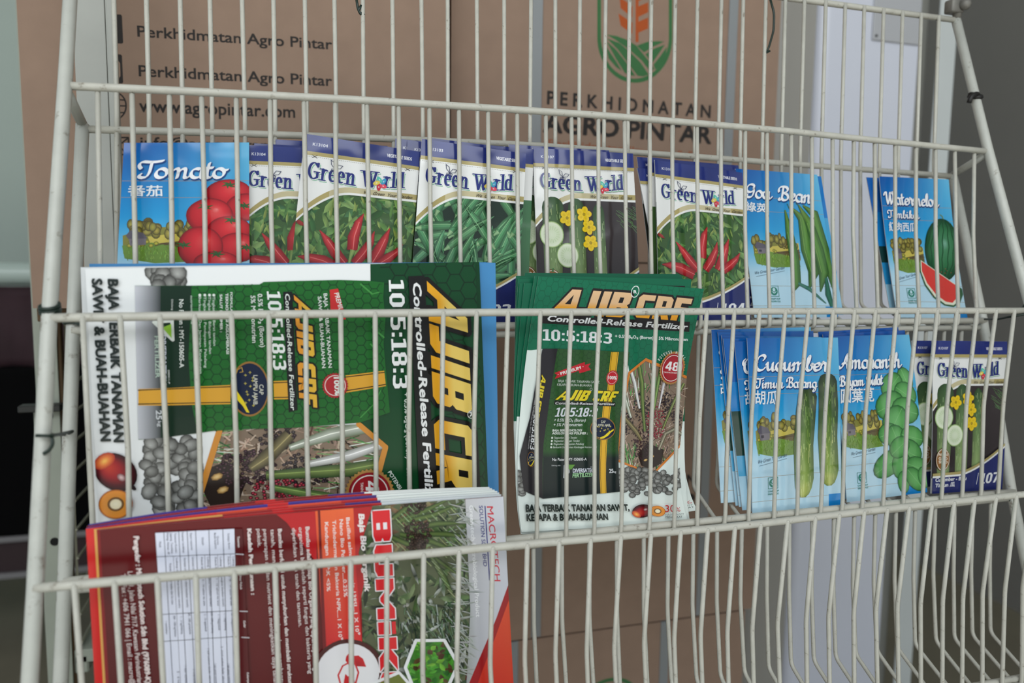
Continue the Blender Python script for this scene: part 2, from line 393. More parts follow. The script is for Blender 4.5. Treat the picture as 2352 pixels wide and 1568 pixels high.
    def block(s, txt, p0, p1, ptop, col, edge=None, ew=.1, top=None, hole=None):
        """heavy letters; col at the baseline, top at the cap line; edge = outline colour; hole = colour of the counters"""
        o, ex, ey = s.frame(p0, p1, ptop); tot = sum(BLOCK[c][0] for c in txt)
        T = lambda x, a, b: tuple(o + ex * ((x + a) / tot) + ey * b)
        h = np.linalg.norm(ey)
        if edge:
            x = 0; s.up()
            for ch in txt:
                adv, q, holes = BLOCK[ch]
                if q:
                    for a in ([q] if ch != ':' else [q, [(i, j + .5) for i, j in q]]):
                        s.pen([T(x, *p) for p in a + [a[0]]], ew * h * 2, ew * h * 2, 0, edge, up=False)
                x += adv
        x = 0; s.up(); hi = top or col
        mix = lambda b: hi if b > .56 else (col if b < .3 else tuple(c + (d - c) * (b - .3) / .26 for c, d in zip(col, hi)))
        hs = []
        for ch in txt:
            adv, q, holes = BLOCK[ch]
            if q:
                for a in ([q] if ch not in ':i' else ([q, [(i, j + .5) for i, j in q]] if ch == ':' else [q, [(.03, .78), (.33, .78), (.33, 1), (.03, 1)]])):
                    # cut into bands so the two-tone fill follows the height
                    bm_pts = a
                    if top:
                        for lo, hi_ in ((-.1, .3), (.3, .56), (.56, 1.1)):
                            s.ngon([T(x, *p) for p in bandclip(bm_pts, lo, hi_)] if bandclip(bm_pts, lo, hi_) else [], [mix(p[1]) for p in bandclip(bm_pts, lo, hi_)])
                    else: s.ngon([T(x, *p) for p in bm_pts], [col] * len(bm_pts))
            for hq in holes: hs.append((x, hq))
            x += adv
        if hs and hole:
            s.up()
            for x, hq in hs: s.ngon([T(x, *p) for p in hq], [hole] * len(hq))
    def ngon(s, pts, cols):
        if len(pts) < 3: return
        s.raw(pts, [lin(c) for c in cols])
    def mesh(s, fmap, cu, cv, thick, edgecol, backcol, m, name, origin, parent=None, base=None, diag=False):
        """cut along the bend lines, wrap onto the sheet and link"""
        bm = bmesh.new(); cl = bm.loops.layers.float_color.new('Col')
        vs = [bm.verts.new(v) for v in s.V]
        for f in s.F:
            try: fc = bm.faces.new([vs[i] for i in f])
            except ValueError: continue
            for l, i in zip(fc.loops, f): l[cl] = (*s.C[i], 1)
        # the sheet itself
        W, H = s.W, s.H; bc = lin(base or edgecol)
        c8 = [bm.verts.new(p) for p in ((0, 0, 0), (W, 0, 0), (W, H, 0), (0, H, 0), (0, 0, -thick), (W, 0, -thick), (W, H, -thick), (0, H, -thick))]
        for q, col in (((0, 1, 2, 3), bc), ((7, 6, 5, 4), lin(backcol)), ((0, 4, 5, 1), lin(edgecol)), ((1, 5, 6, 2), lin(edgecol)), ((2, 6, 7, 3), lin(edgecol)), ((3, 7, 4, 0), lin(edgecol))):
            fc = bm.faces.new([c8[i] for i in q])
            for l in fc.loops: l[cl] = (*col, 1)
        def cut(co, no): bmesh.ops.bisect_plane(bm, geom=bm.verts[:] + bm.edges[:] + bm.faces[:], dist=1e-7, plane_co=co, plane_no=no)
        for i in range(1, cu): cut((W * i / cu, 0, 0), (1, 0, 0))
        for j in range(1, cv): cut((0, H * j / cv, 0), (0, 1, 0))
        if diag:
            for k in range(1, cu + cv): cut((0, H * k / cv, 0), Vector((1 / (W / cu), 1 / (H / cv), 0)).normalized())
        bm.verts.ensure_lookup_table()
        co = np.array([v.co[:] for v in bm.verts])
        # every layer follows the same facets: positions are linear inside each cut cell
        gu, gv = np.meshgrid(np.arange(cu + 1) / cu, np.arange(cv + 1) / cv, indexing='ij')
        G = np.asarray(fmap(gu.ravel(), 1 - gv.ravel(), np.zeros(gu.size))).reshape(cu + 1, cv + 1, 3)
        n1 = np.asarray(fmap(np.array([.5]), np.array([.5]), np.array([1.0])))[0] - np.asarray(fmap(np.array([.5]), np.array([.5]), np.array([0.0])))[0]
        x, y = co[:, 0] / W * cu, co[:, 1] / H * cv
        ix, iy = np.clip(np.floor(x + 1e-9).astype(int), 0, cu - 1), np.clip(np.floor(y + 1e-9).astype(int), 0, cv - 1)
        fx, fy = (x - ix)[:, None], (y - iy)[:, None]
        g00, g10, g01, g11 = G[ix, iy], G[ix + 1, iy], G[ix, iy + 1], G[ix + 1, iy + 1]
        lo_ = g00 + (g10 - g00) * fx + (g01 - g00) * fy
        hi_ = g11 + (g01 - g11) * (1 - fx) + (g10 - g11) * (1 - fy)
        P = np.where(fx + fy <= 1, lo_, hi_) + np.outer(co[:, 2] / 1000, n1)
        for v, p in zip(bm.verts, P): v.co = p
        return link(name, bm, m, parent, origin=origin)

def bandclip(q, lo, hi):
    pts, _ = clip(list(q), [(0, 0, 0)] * len(q), [(-9, lo), (9, lo), (9, hi), (-9, hi)])
    return pts

class Sheet(Art):
    """A sheet hung in space: rows of photo points with a depth for each row, top row first (2 or 3 rows, 2 or 3 columns)."""
    def __init__(s, rows, ys, bulge=None):
        mid = [np.mean([at_y(px, py, y)[2] for px, py in r]) for r, y in zip(rows, ys)]
        g = np.polyfit(mid, ys, len(rows) - 1)              # depth as a function of height: flat for two rows, bent for three
        def hit(px, py):
            d = ray(px, py); y = ys[0]
            for _ in range(40):
                p = CW + d * (y - CW[1]) / d[1]; y = .5 * y + .5 * np.polyval(g, p[2])
            return CW + d * (y - CW[1]) / d[1]
        P = np.array([[hit(px, py) for px, py in r] for r in rows])
        # stand on the sloping wire floor of its own basket
        for low, bend in ((RD, (.035, Z0 - .1630)), (RQ, (-.0105, Z0 - .3292)), (RR, (-.0625, Z0 - .4855))):
            if P[-1, :, 2].mean() > low[1] - .03:
                for j in range(P.shape[1]):
                    b, t = P[-1, j].copy(), P[0, j]
                    need = lambda p: max(low[1] - .0046 + .0034 + (p[1] - low[0] - .006) * (bend[1] - low[1] + .0046) / (bend[0] - low[0] - .006), low[1] + .0005 if p[1] < low[0] + .004 else -9) - p[2]
                    k = 0.0
                    while k < .2 and need(b + (t - b) * k) > 0: k += .002
                    P[-1, j] = b + (t - b) * k
                break
        s.P = P; s.bulge = bulge
        W = np.linalg.norm(P[:, -1] - P[:, 0], axis=-1).mean(); H = np.linalg.norm(P[-1] - P[0], axis=-1).mean()
        Art.__init__(s, W * 1000, H * 1000)
        n = np.cross(P[-1, 0] - P[0, 0], P[0, -1] - P[0, 0]); n /= np.linalg.norm(n)
        if n[1] > 0: n = -n
        s.n = n
    @staticmethod
    def B(t, n):
        return [1 - t, t] if n == 2 else [(1 - t) * (1 - 2 * t), 4 * t * (1 - t), t * (2 * t - 1)]
    def fmap(s, u, v, z):
        bu, bv = s.B(u, s.P.shape[1]), s.B(v, s.P.shape[0]); out = 0
        for i, a in enumerate(bv):
            for j, b in enumerate(bu): out = out + (a * b)[:, None] * s.P[i, j]
        d = z if s.bulge is None else z + s.bulge(u, v)
        return out + d[:, None] * s.n
    def px(s, x, y):
        """photo point -> u, v on this sheet"""
        uv = np.array([.5, .5]); tgt = np.array([x, y], float)
        for _ in range(8):
            q = proj(s.fmap(np.array([uv[0], uv[0] + 1e-4, uv[0]]), np.array([uv[1], uv[1], uv[1] + 1e-4]), np.zeros(3)))
            J = np.stack([(q[1] - q[0]) / 1e-4, (q[2] - q[0]) / 1e-4], 1)
            uv = uv + np.linalg.solve(J, tgt - q[0])
        return (float(uv[0]), float(uv[1]))
    def crop(s, x0, y0, k):
        return lambda x, y: s.px(x0 + x / k, y0 + y / k)
    def hang(s, name, label, cat, group, m, thick=0.25, edge=(225, 230, 228), back=(225, 228, 226), base=None, cu=1, cv=None, diag=None):
        if cv is None: cv = 8 if s.bulge else 1
        if diag is None: diag = s.P.shape[0] > 2 or s.P.shape[1] > 2 or cu > 1 or s.bulge is not None
        o = np.array(s.fmap(np.array([.5]), np.array([1.0]), np.array([0.0]))[0])
        ob = s.mesh(s.fmap, cu, cv, thick, edge, back, m, name, Vector(o), base=base, diag=diag)
        return tag(ob, label, cat, group)

# ---------------------------------------------------------------- materials
PAINT = mat('cream_wire_paint', (188, 187, 177), .42, noise=.08, nscale=90, dirt=((104, 88, 68), 130, .60), bump=.15, bscale=600)
PAINT2 = mat('cream_tube_paint', (187, 189, 182), .38, noise=.08, nscale=50, dirt=((104, 88, 70), 60, .585), bump=.15, bscale=300)
FOIL = mat('glossy_printed_foil', None, .12, attr=True, bump=.6, bscale=17, bdist=.006, spec=.5)
GLOSS = mat('glossy_printed_paper', None, .22, attr=True, bump=.06, bscale=30, bdist=.003, spec=.28)
CARD = mat('corrugated_cardboard', None, .85, attr=True, noise=.06, nscale=35, bump=.08, bscale=700, spec=.2)
STRAP = mat('grey_plastic_strap', (132, 136, 138), .45, bump=.3, bscale=900)
WIRE = mat('green_coated_wire', (18, 38, 30), .4)

# ---------------------------------------------------------------- the room
def plain(name, boxes, m, **k):
    bm = bmesh.new()
    for b in boxes: add_box(bm, *b)
    return link(name, bm, m, **k)
WALLR = at_z(2230, 1353, 0.0)[0]
fl = struct(plain('floor', [((-3.2, -1.4, -.05), (WALLR + .1, 2.3, 0))], mat('grey_cement_floor', (118, 112, 96), .6, noise=.12, nscale=6, bump=.1, bscale=60)))
struct(plain('bounce_pavement', [((-7, -9, -.08), (7, -1.4, -.005))], mat('pale_concrete', (205, 203, 196), .8, noise=.06, nscale=5)))  # unseen bright ground, added to bounce light onto the lower cartons
struct(plain('wall_right', [((WALLR, -1.4, 0), (WALLR + .1, 2.3, 2.9))], mat('grey_painted_wall', (124, 121, 117), .75, noise=.04, nscale=4, bump=.05, bscale=90)))
struct(plain('wall_back', [((-3.2, 2.2, 0), (WALLR + .1, 2.3, 2.9))], mat('pale_green_wall', (178, 192, 184), .7, noise=.03, nscale=3)))
struct(plain('ceiling', [((-3.2, -1.4, 2.9), (WALLR + .1, 2.3, 3.0))], mat('white_ceiling', (200, 200, 198), .8)))

# ---------------------------------------------------------------- the wire rack
rack = thing('wire_display_rack', 'cream painted sloping wire display rack with three tiers of seed packets and leaflets', 'display rack', (0.4, 0.0, 0.0))
XL, XR = -0.0185, 0.8175
RA, RB, RC = (0.0, Z0), (-.0625, Z0 - .1628), (-.1154, Z0 - .3256)
RT, RP, RD, RQ = (.0505, Z0 + .1399), (.041, Z0 - .0237), (-.0121, Z0 - .1767), (-.059, Z0 - .3435)
RR = (-.111, Z0 - .503)
def tube_part(name, pts, r, n=12, m=PAINT2, extra=()):
    bm = bmesh.new(); add_tube(bm, pts, r, n)
    for c, rr in extra: add_ball(bm, c, rr)
    return link(name, bm, m, rack, smooth=True, origin=tuple(pts[0]))
# slanted outer posts and inner posts, from the top joint down to the floor
foot_o = (RC[0] - .0000 - (RC[1]) * .345, .0)
foot_i = (RQ[0] - (RQ[1]) * .300, .0)
for x in (XL, XR):
    top = (x, RT[0] + .004, RT[1] + .014)
    pts = [(x, RT[0], RT[1]), (x, RA[0] + .001, RA[1]), (x, RB[0] + .002, RB[1]), (x, RC[0] + .002, RC[1]), (x, foot_o[0], 0.002)]
    tube_part('outer_post', pts, .0047)
    pts = [(x, RP[0], RP[1]), (x, RD[0] + .003, RD[1]), (x, RQ[0] + .003, RQ[1]), (x, RR[0] + .004, RR[1]), (x, foot_i[0] - .02, 0.002)]
    tube_part('inner_post', pts, .0047)
    tube_part('side_link', [(x, RA[0], RA[1] - .006), (x, RP[0], RP[1])], .0036)
    tube_part('side_link', [(x, RR[0] - .055, RR[1] - .01), (x, RR[0], RR[1])], .0036)

# the photo's rail heights and wire places, read along each rail
yA = ([152, 460, 800, 1000, 1400, 1800, 2000, 2272], [197, 211, 228, 240, 266, 300, 321, 348])
yB = ([115, 600, 1000, 1600, 2372], [730, 722, 718, 715, 713])
yC = ([85, 700, 1200, 1700, 2000, 2352, 2480], [1350, 1297, 1250, 1208, 1172, 1135, 1120])
yP = ([200, 500, 800, 1200, 1600, 1900, 2190], [297, 305, 315, 332, 360, 383, 405])
def rail_pts(xs, ys, y0, n=24):
    out = [at_y(px, np.interp(px, xs, ys), y0) for px in np.linspace(xs[0], xs[-1], n)]
    return out
WA = [223, 302, 388, 462, 542, 620, 698, 770, 843, 916, 987, 1055, 1122, 1189, 1255, 1314, 1376, 1436, 1494, 1546, 1603, 1658, 1714, 1764, 1820, 1867, 1915, 1964, 2012, 2059, 2107, 2152, 2196, 2241]
WB = [192, 278, 369, 448, 532, 618, 702, 782, 861, 941, 1017, 1093, 1165, 1239, 1310, 1375, 1439, 1505, 1565, 1620, 1683, 1741, 1800, 1853, 1909, 1958, 2006, 2055, 2103, 2148, 2193, 2239, 2283, 2325]
WC = [173, 265, 363, 451, 539, 632, 721, 805, 888, 972, 1053, 1130, 1209, 1282, 1354, 1423, 1492, 1560, 1622, 1684, 1743, 1805, 1868, 1923, 1980, 2033, 2083, 2135, 2186, 2233, 2282, 2329, 2374, 2418]
WT = [265, 339, 416, 484, 556, 629, 700, 767, 833, 900, 966, 1027, 1093, 1156, 1218, 1273, 1330, 1389, 1444, 1494, 1549, 1600, 1655, 1705, 1757, 1802, 1846, 1895, 1940, 1984, 2029, 2073, 2116, 2157]
r_rail, r_wire = .0030, .00185
def rail(name, pts):
    pts = [(XL, pts[0][1], pts[0][2])] + [tuple(p) for p in pts[1:-1]] + [(XR, pts[-1][1], pts[-1][2])]
    tube_part(name, pts, r_rail, 10, PAINT)
    return pts
pA = rail('rail', rail_pts(*yA, RA[0])); pB = rail('rail', rail_pts(*yB, RB[0])); pC = rail('rail', rail_pts(*yC, RC[0]))
pP = rail('rail', rail_pts(*yP, RP[0]))
def straight(y, z): return [(XL, y, z), (XL + .1, y, z), (XR - .1, y, z), (XR, y, z)]
rail('rail', straight(RT[0], RT[1]))
rail('rail', straight(*RD)); rail('rail', straight(RD[0] + .003, RD[1] - .0075))
rail('rail', straight(*RQ)); rail('rail', straight(RQ[0] + .003, RQ[1] - .0075))
rail('rail', straight(*RR))
rng = random.Random(4)
def zat(pts, x):
    return float(np.interp(x, [p[0] for p in pts], [p[2] for p in pts]))
TIERS = [(WA, yA, RA, pA, RD, (.035, Z0 - .1630), (.0475, None)), (WB, yB, RB, pB, RQ, (-.0105, Z0 - .3292), (-.0075, RD[1] - .0075)), (WC, yC, RC, pC, RR, (-.0625, Z0 - .4855), (-.0545, RQ[1] - .0075))]
for ti, (ws, yy, top, rp, low, bend, back) in enumerate(TIERS):
    for i, px in enumerate(ws):
        p = at_y(px, np.interp(px, *yy), top[0]); x = p[0]
        j = lambda s=.0008: rng.uniform(-s, s)
        dr = .005 if ti == 2 else 0
        if ti == 0:
            q = at_y(WT[i], 0, .0487); xb = q[0]; zt = RT[1] + .001
        else:
            xb = x + .001; zt = back[1]
        off = .0018 if ti == 0 else -.0022
        path = [(x, top[0] + off, p[2] + (.002 if ti == 0 else .0003)), (x + j(), (top[0] + low[0]) / 2 + j(), (p[2] + low[1]) / 2), (x + dr + j(), low[0] - .0046, low[1] + .004), (x + dr, low[0] - .0046, low[1] - .0046),
                (x + dr, low[0] + .006, low[1] - .0046), (x + dr + j(), bend[0], bend[1]), (xb + j(), (bend[0] + back[0]) / 2, (bend[1] + zt) / 2), (xb, back[0], zt)]
        bm = bmesh.new(); add_tube(bm, fillet(path, .006), r_wire, 8)
        if ti: add_ball(bm, (x, top[0] - .0024, p[2] + .0003), .0019, (1, .9, .7), 8, 6)
        link('wire', bm, PAINT, rack, smooth=True, origin=path[0])
# bolt and clamp on the right top joint
bm = bmesh.new()
add_tube(bm, [(XR, RT[0], RT[1]), (XR + .001, RT[0] - .002, RT[1] + .03)], .0045, 10)
add_box(bm, (XR - .012, RT[0] - .006, RT[1] + .006), (XR + .004, RT[0] + .006, RT[1] + .02), .002)
add_ball(bm, (XR + .002, RT[0] - .008, RT[1] + .014), .006)
link('joint_bolt', bm, mat('worn_grey_metal', (120, 118, 112), .5, metal=.3, noise=.2, nscale=80), rack, smooth=True, origin=(XR, RT[0], RT[1]))

# ---------------------------------------------------------------- twist ties on the rack
def tie(pts, label, r=.0011, wrap=None, m=WIRE):
    bm = bmesh.new()
    if pts: add_tube(bm, fillet(pts, .004), r, 8)
    for c, ax, rad, turns in (wrap or []):
        c, ax = Vector(c), Vector(ax).normalized(); e = ax.orthogonal().normalized(); f = ax.cross(e)
        n = int(14 * turns)
        add_tube(bm, [c + (e * math.cos(2 * math.pi * k / 14) + f * math.sin(2 * math.pi * k / 14)) * rad + ax * (.0021 * k / 14 - .001 * turns) for k in range(n + 1)], r, 6)
    o = link('twist_tie', bm, m, smooth=True, origin=tuple(pts[0]) if pts else wrap[0][0])
    return tag(o, label, 'wire tie')
def post_o(z):
    k = [RT, RA, RB, RC]; zs = [q[1] for q in k][::-1]; ys = [q[0] for q in k][::-1]; return float(np.interp(z, zs, ys))
pd = (0, -.33, .94)
L = lambda px, py, y: tuple(at_y(px, py, y))
z = RB[1] + .004
tie(None, 'dark green wire coiled round the left front post just above the middle rail', wrap=[((XL, RB[0] + .004, z), pd, .0058, 3)])
tie([L(165, 740, -.0125), L(185, 744, -.02), L(207, 755, -.022), L(200, 742, -.018)], 'dark green wire knot on the inner left post behind the middle rail', wrap=[((XL, RD[0] + .004, RD[1] + .006), (0, .1, 1), .0058, 2)])
zc = at_x(123, 995, XL)[2]; yc = post_o(zc)
tie([L(82, 1000, yc - .007), L(118, 1001, yc - .0068), L(150, 994, yc + .02), L(168, 990, RQ[0] + .02), L(150, 998, RQ[0] + .03), L(118, 998, yc - .004), L(122, 1020, yc - .006), L(112, 1035, yc - .006), L(100, 1042, yc - .006)],
    'green wire hooked between the two left posts with a loose curling end', wrap=None)
yb = .0445
tie([L(818, -8, yb), L(822, 20, yb), L(828, 33, yb), L(838, 34, yb), L(822, 27, yb), L(830, 12, yb)], 'short green wire knotted on a back wire above the left carton')
tie([L(1768, -6, yb), L(1778, 30, yb - .003), L(1777, 70, yb - .004), L(1765, 112, yb), L(1755, 123, yb), L(1768, 117, yb)], 'long curved green wire hanging beside the right carton strap')
tie([L(2262, 733, -.018), L(2290, 733, -.04), L(2320, 727, -.058), L(2352, 722, -.066), L(2372, 716, -.068)], 'black wire stretched from the inner right post to the middle rail', wrap=[((XR, RB[0] + .003, RB[1] + .002), pd, .0058, 2)])
zk = at_x(2236, 222, XR)[2]
tie([L(2226, 236, post_o(zk) - .006), L(2230, 222, post_o(zk) - .0065), L(2244, 214, post_o(zk) - .006), L(2248, 222, post_o(zk))], 'black tape lump on the right front post below the top joint', r=.0024, wrap=[((XR, post_o(zk), zk), pd, .0054, 1.5)], m=mat('black_tape', (22, 20, 20), .5))
tie(None, 'dark wire coil on the inner right post beside the lowest rail end', wrap=[((XR, RQ[0] + .004, RQ[1] - .006), (0, -.2, 1), .0058, 3)])

# ---------------------------------------------------------------- cartons behind the rack
CARDC = (146, 123, 107)
INK, GRN, ORG = (52, 49, 48), (62, 108, 68), (168, 82, 42)
class Panel(Art):
    """print on a flat upright face: left-bottom corner, horizontal direction, size"""
    def __init__(s, o, ex, W, H):
        Art.__init__(s, W * 1000, H * 1000); s.o = np.array(o); s.ex = np.array(ex) / np.linalg.norm(ex); s.n = np.array([s.ex[1], -s.ex[0], 0])
    def fmap(s, u, v, z):
        return s.o + np.outer(u * s.W / 1000, s.ex) + np.outer((1 - v) * s.H / 1000, [0, 0, 1]) + np.outer(z, s.n)
    def px(s, x, y):
        d = ray(x, y); t = np.dot(s.o - CW, s.n) / np.dot(d, s.n); p = CW + d * t - s.o
        return (float(p @ s.ex / s.W * 1000), 1 - float(p[2] / s.H * 1000))
    def crop(s, x0, y0, k): return lambda x, y: s.px(x0 + x / k, y0 + y / k)

def carton(o, ex, W, H, depth, art, label, straps=(), group=None):
    p = Panel(o, ex, W, H)
    if art: art(p)
    ob = p.mesh(p.fmap, 1, 1, depth * 1000, CARDC, CARDC, CARD, 'cardboard_carton', Vector(o), base=CARDC)
    # soften the long edges of the box
    tag(ob, label, 'carton', group)
    for sx in straps:
        bm = bmesh.new()
        hw = .0068
        q = p.o + p.ex * sx
        add_box(bm, (q[0] - hw, q[1] - .0016, q[2] + .001), (q[0] + hw, q[1] - .0002, q[2] + H + .0014), .0004, 1)
        add_box(bm, (q[0] - hw, q[1] - .0016, q[2] + H + .0003), (q[0] + hw, q[1] + depth - .002, q[2] + H + .0014), .0004, 1)
        link('packing_strap', bm, STRAP, ob, origin=tuple(p.o))
    return ob

def logo_face(p, dv=0.0, full=True):
    """shield with an ear of grain over fields, and the two printed name lines; dv = offset in mm down the face"""
    q0 = lambda x, y: (p.px(x, y)[0], p.px(x, y)[1] + dv / p.H)
    k = lambda x, y: q0(1340 + x / 7.468, y / 7.468)
    c = [k(x, y) for x, y in [(270, -700)] + [(270, 640)]] + [k(883 + 613 * math.cos(math.radians(a)), 640 + 745 * math.sin(math.radians(a))) for a in range(175, -1, -7)] + [k(1495, 640), k(1495, -700)]
    top = [k(885 + 612 * math.cos(math.radians(a)), -700 - 640 * math.sin(math.radians(a))) for a in range(0, 181, 9)]
    p.pen([p.mm(q) for q in c + top], 5.4, 5.4, 0, GRN)
    for q in ([(600, 230), (735, 320), (840, 390), (835, 580), (640, 440)], [(620, -40), (725, 20), (840, 110), (835, 300), (640, 140)],
              [(600, -330), (840, -180), (835, 10), (640, -140)], [(945, 370), (1110, 300), (1110, 490), (945, 560)], [(945, 110), (1110, 40), (1110, 210), (945, 290)], [(945, -160), (1110, -230), (1110, -60), (945, 20)],
              [(880, -420), (960, -560), (990, -360), (960, -230), (900, -230)]):
        p.poly([k(*a) for a in q], ORG)
    p.poly([k(895, -300), k(945, -300), k(945, 720), (k(895, 720))], ORG)
    fields = [[(400, 595), (560, 615), (740, 680), (905, 780), (1125, 1050), (1215, 1180), (1150, 1230), (1000, 1040), (800, 860), (560, 690)],
              [(400, 655), (620, 740), (800, 890), (980, 1070), (1120, 1280), (1030, 1310), (930, 1300), (800, 1130), (590, 850)],
              [(390, 700), (560, 850), (740, 1080), (890, 1300), (780, 1290), (710, 1250), (560, 1010)],
              [(390, 800), (560, 1050), (660, 1220), (560, 1150), (430, 1000)],
              [(915, 785), (1100, 715), (1290, 705), (1390, 715), (1200, 800), (1040, 900)],
              [(1060, 930), (1220, 830), (1400, 765), (1300, 910), (1180, 1080)],
              [(1200, 1110), (1320, 960), (1430, 800), (1410, 960), (1330, 1120), (1235, 1195)]]
    for q in fields: p.poly([k(*a) for a in q], GRN)
    c3 = lambda x, y: q0(1220 + x / 5.113, 180 + y / 5.113)
    p.text('P E R K H I D M A T A N', c3(190, 300), c3(2100, 462), c3(195, 142), INK, bold=.03)
    p.text('AGRO PINTAR', c3(145, 625), c3(2105, 765), c3(158, 410), INK, bold=.035)
    p.text('Perkhidmatan Ilmuwan & Data', c3(205, 790), c3(2120, 950), c3(208, 710), (150, 88, 62), bold=.012)
XB0, XB1, YB = .3195, .7765, .3
HB = .505
ZB = Z0 - .12
stack = [(XB0, ZB, 0.0, (.1085, .3835), 'topmost carton of the strapped stack behind the rack, grain logo at the top'),
         (XB0, ZB - HB - .002, 0.0, (.1195, .369), 'middle carton of the strapped stack, seen between the leaflets and the empty lower basket'),
         (XB0 - .012, ZB - 2 * HB - .004 + .114, 0.0, (.1, .326), 'lowest carton of the strapped stack, only the top of its green logo visible')]
hts = [HB, HB, HB - .114]
ref = Panel((XB0, YB, ZB), (1, 0, 0), XB1 - XB0, HB)
for (x, z, yw, st, lab), h in zip(stack, hts):
    def art(p, z=z, x=x, h=h):
        # the same print as the top carton, shifted with its box
        p0 = p.px
        dx, dzz = x - XB0, (z + h) - (ZB + HB)
        def q(a, b):
            u, v = ref.px(a, b); return (u, v * HB / h)
        p.px = q; logo_face(p); p.px = p0
    carton((x, YB, z), (1, 0, 0), XB1 - XB0, h, .36, art, lab, st, 'strapped cartons in the right stack')

# the left carton, turned a little, standing on the caged shelf
lo, le = np.array([-.133, .288, Z0 - .178]), np.array([.4415, -.024, 0])
def left_art(p):
    c = p.crop(240, 20, 4.48)
    for y0, y1 in ((60, 360), (470, 770)):
        p.poly([c(-110, y0 + 2), c(-96, y0 - 12), c(168, y0), c(180, y0 + 16), c(192, y1 - 12), c(180, y1), c(-90, y1 - 14), c(-106, y1 - 30)], INK)
    p.poly([c(-60, 540), c(-40, 520), c(140, 535), c(160, 560), c(165, 690), c(150, 715), c(-40, 704), c(-58, 684)], CARDC)
    p.pen([p.mm(c(110 + 112 * math.cos(a), 1000 + 135 * math.sin(a))) for a in np.linspace(0, 2 * math.pi, 34)], 1.6, 1.6, 0, INK)
    for q in ([(18, 925), (205, 940)], [(0, 997), (220, 1000)], [(18, 1070), (205, 1068)], [(110, 866), (110, 1134)]): p.pen([p.mm(c(*a)) for a in q], 1.5, 1.5, 0, INK)
    p.pen([p.mm(c(*a)) for a in [(-20, 1325), (245, 1325), (250, 1500), (-14, 1500), (-20, 1325)]], 1.6, 1.6, 0, INK)
    p.pen([p.mm(c(*a)) for a in [(245, 1328), (118, 1430), (-18, 1328)]], 1.6, 1.6, 0, INK); p.pen([p.mm(c(*a)) for a in [(150, 1420), (250, 1500)]], 1.6, 1.6, 0, INK)
    b = p.crop(0, 0, 2.45)
    p.text('Perkhidmatan Agro Pintar', b(775, 205), b(1868, 278), b(772, 142), INK, bold=.022)
    p.text('Perkhidmatan Agro Pintar', b(783, 428), b(1868, 484), b(780, 364), INK, bold=.022)
    p.text('www.agropintar.com', b(786, 628), b(1660, 662), b(783, 555), INK, bold=.022)
    p.text('info@agropintar.com', b(792, 830), b(1700, 850), b(790, 768), INK, bold=.022)
carton(lo, le, .4420, .62, .2, left_art, 'brown carton with social media names printed in black, left of the strapped stack')

# ---------------------------------------------------------------- caged shelf under the left carton
STEEL = mat('grey_green_steel', (150, 156, 144), .55, noise=.06, nscale=20)
cage = thing('caged_shelf', 'grey green slotted steel shelf with wire mesh side, under the left carton', 'shelf', (-.13, .4, 0))
def part(name, m, parent, build, smooth=False, origin=None):
    bm = bmesh.new(); build(bm); return link(name, bm, m, parent, smooth=smooth, origin=origin)
for y in (.384, .70):
    part('slotted_post', STEEL, cage, lambda bm: (add_box(bm, (-.1635, y, 0), (-.1395, y + .002, 1.9), .0004, 1), add_box(bm, (-.1635, y + .0021, 0), (-.1615, y + .026, 1.9), .0004, 1)), origin=(-.15, y, 0))
holes = mat('dark_hole', (8, 8, 8), .9)
hz = [at_y(120, 1242, .384)[2] + .155 * k for k in range(-2, 7)]
for h in hz: part('bolt_hole', holes, cage, lambda bm: add_tube(bm, [(-.1512, .3806, h), (-.1512, .3842, h)], .0052, 14), origin=(-.1512, .3836, h))
zk = at_y(120, 932, .384)[2]
part('bolt_plate', mat('dark_bolt', (30, 32, 30), .5), cage, lambda bm: add_box(bm, (-.178, .366, zk - .004), (-.134, .3832, zk + .004), .001, 1), origin=(-.15, .38, zk))
part('post_sleeve', STEEL, cage, lambda bm: add_box(bm, (-.1665, .381, 0), (-.139, .3835, zk - .004), .0005, 1), origin=(-.15, .38, 0))
part('shelf_board', mat('brown_board', (92, 72, 48), .8, noise=.1, nscale=20), cage, lambda bm: add_box(bm, (-.138, .316, Z0 - .1945), (.314, .70, Z0 - .1795), .001, 1), origin=(0, .4, Z0 - .19))
part('wooden_strip', MATS['brown_board'], cage, lambda bm: add_box(bm, (-.1415, .3885, 0.02), (-.1362, .3995, Z0 - .195), .001, 1), origin=(-.13, .39, .3))
MX = -.1345
def mesh_bm(bm):
    for k in range(5): add_tube(bm, [(MX, .402 + k * .074, .40), (MX, .402 + k * .074, Z0 - .2)], .0017, 6)
    for k in range(13): add_tube(bm, [(MX + .003, .395, .415 + k * .0365), (MX + .003, .70, .415 + k * .0365)], .0017, 6)
part('side_mesh', mat('cream_mesh_wire', (158, 158, 138), .5), cage, mesh_bm, origin=(MX, .5, .6))
part('side_rail', STEEL, cage, lambda bm: add_box(bm, (MX - .004, .386, .378), (MX + .012, .70, .402), .002, 1), origin=(MX, .5, .39))
BLACK = mat('black_plastic', (14, 14, 15), .6)
ob = plain('shelf_filler', [((-.085, .42, .41), (.30, .69, .78), .01), ((-.10, .40, .78), (.31, .70, .80), .006)], BLACK, origin=(.1, .55, .41))  # added black mass: the darkness inside the shelf put into its colour
tag(ob, 'added black crate inside the caged shelf, dark behind the wire mesh', 'filler')
# the filler's deck
part('shelf_deck', STEEL, cage, lambda bm: add_box(bm, (-.138, .386, .392), (.314, .70, .409), .001, 1), origin=(0, .5, .4))

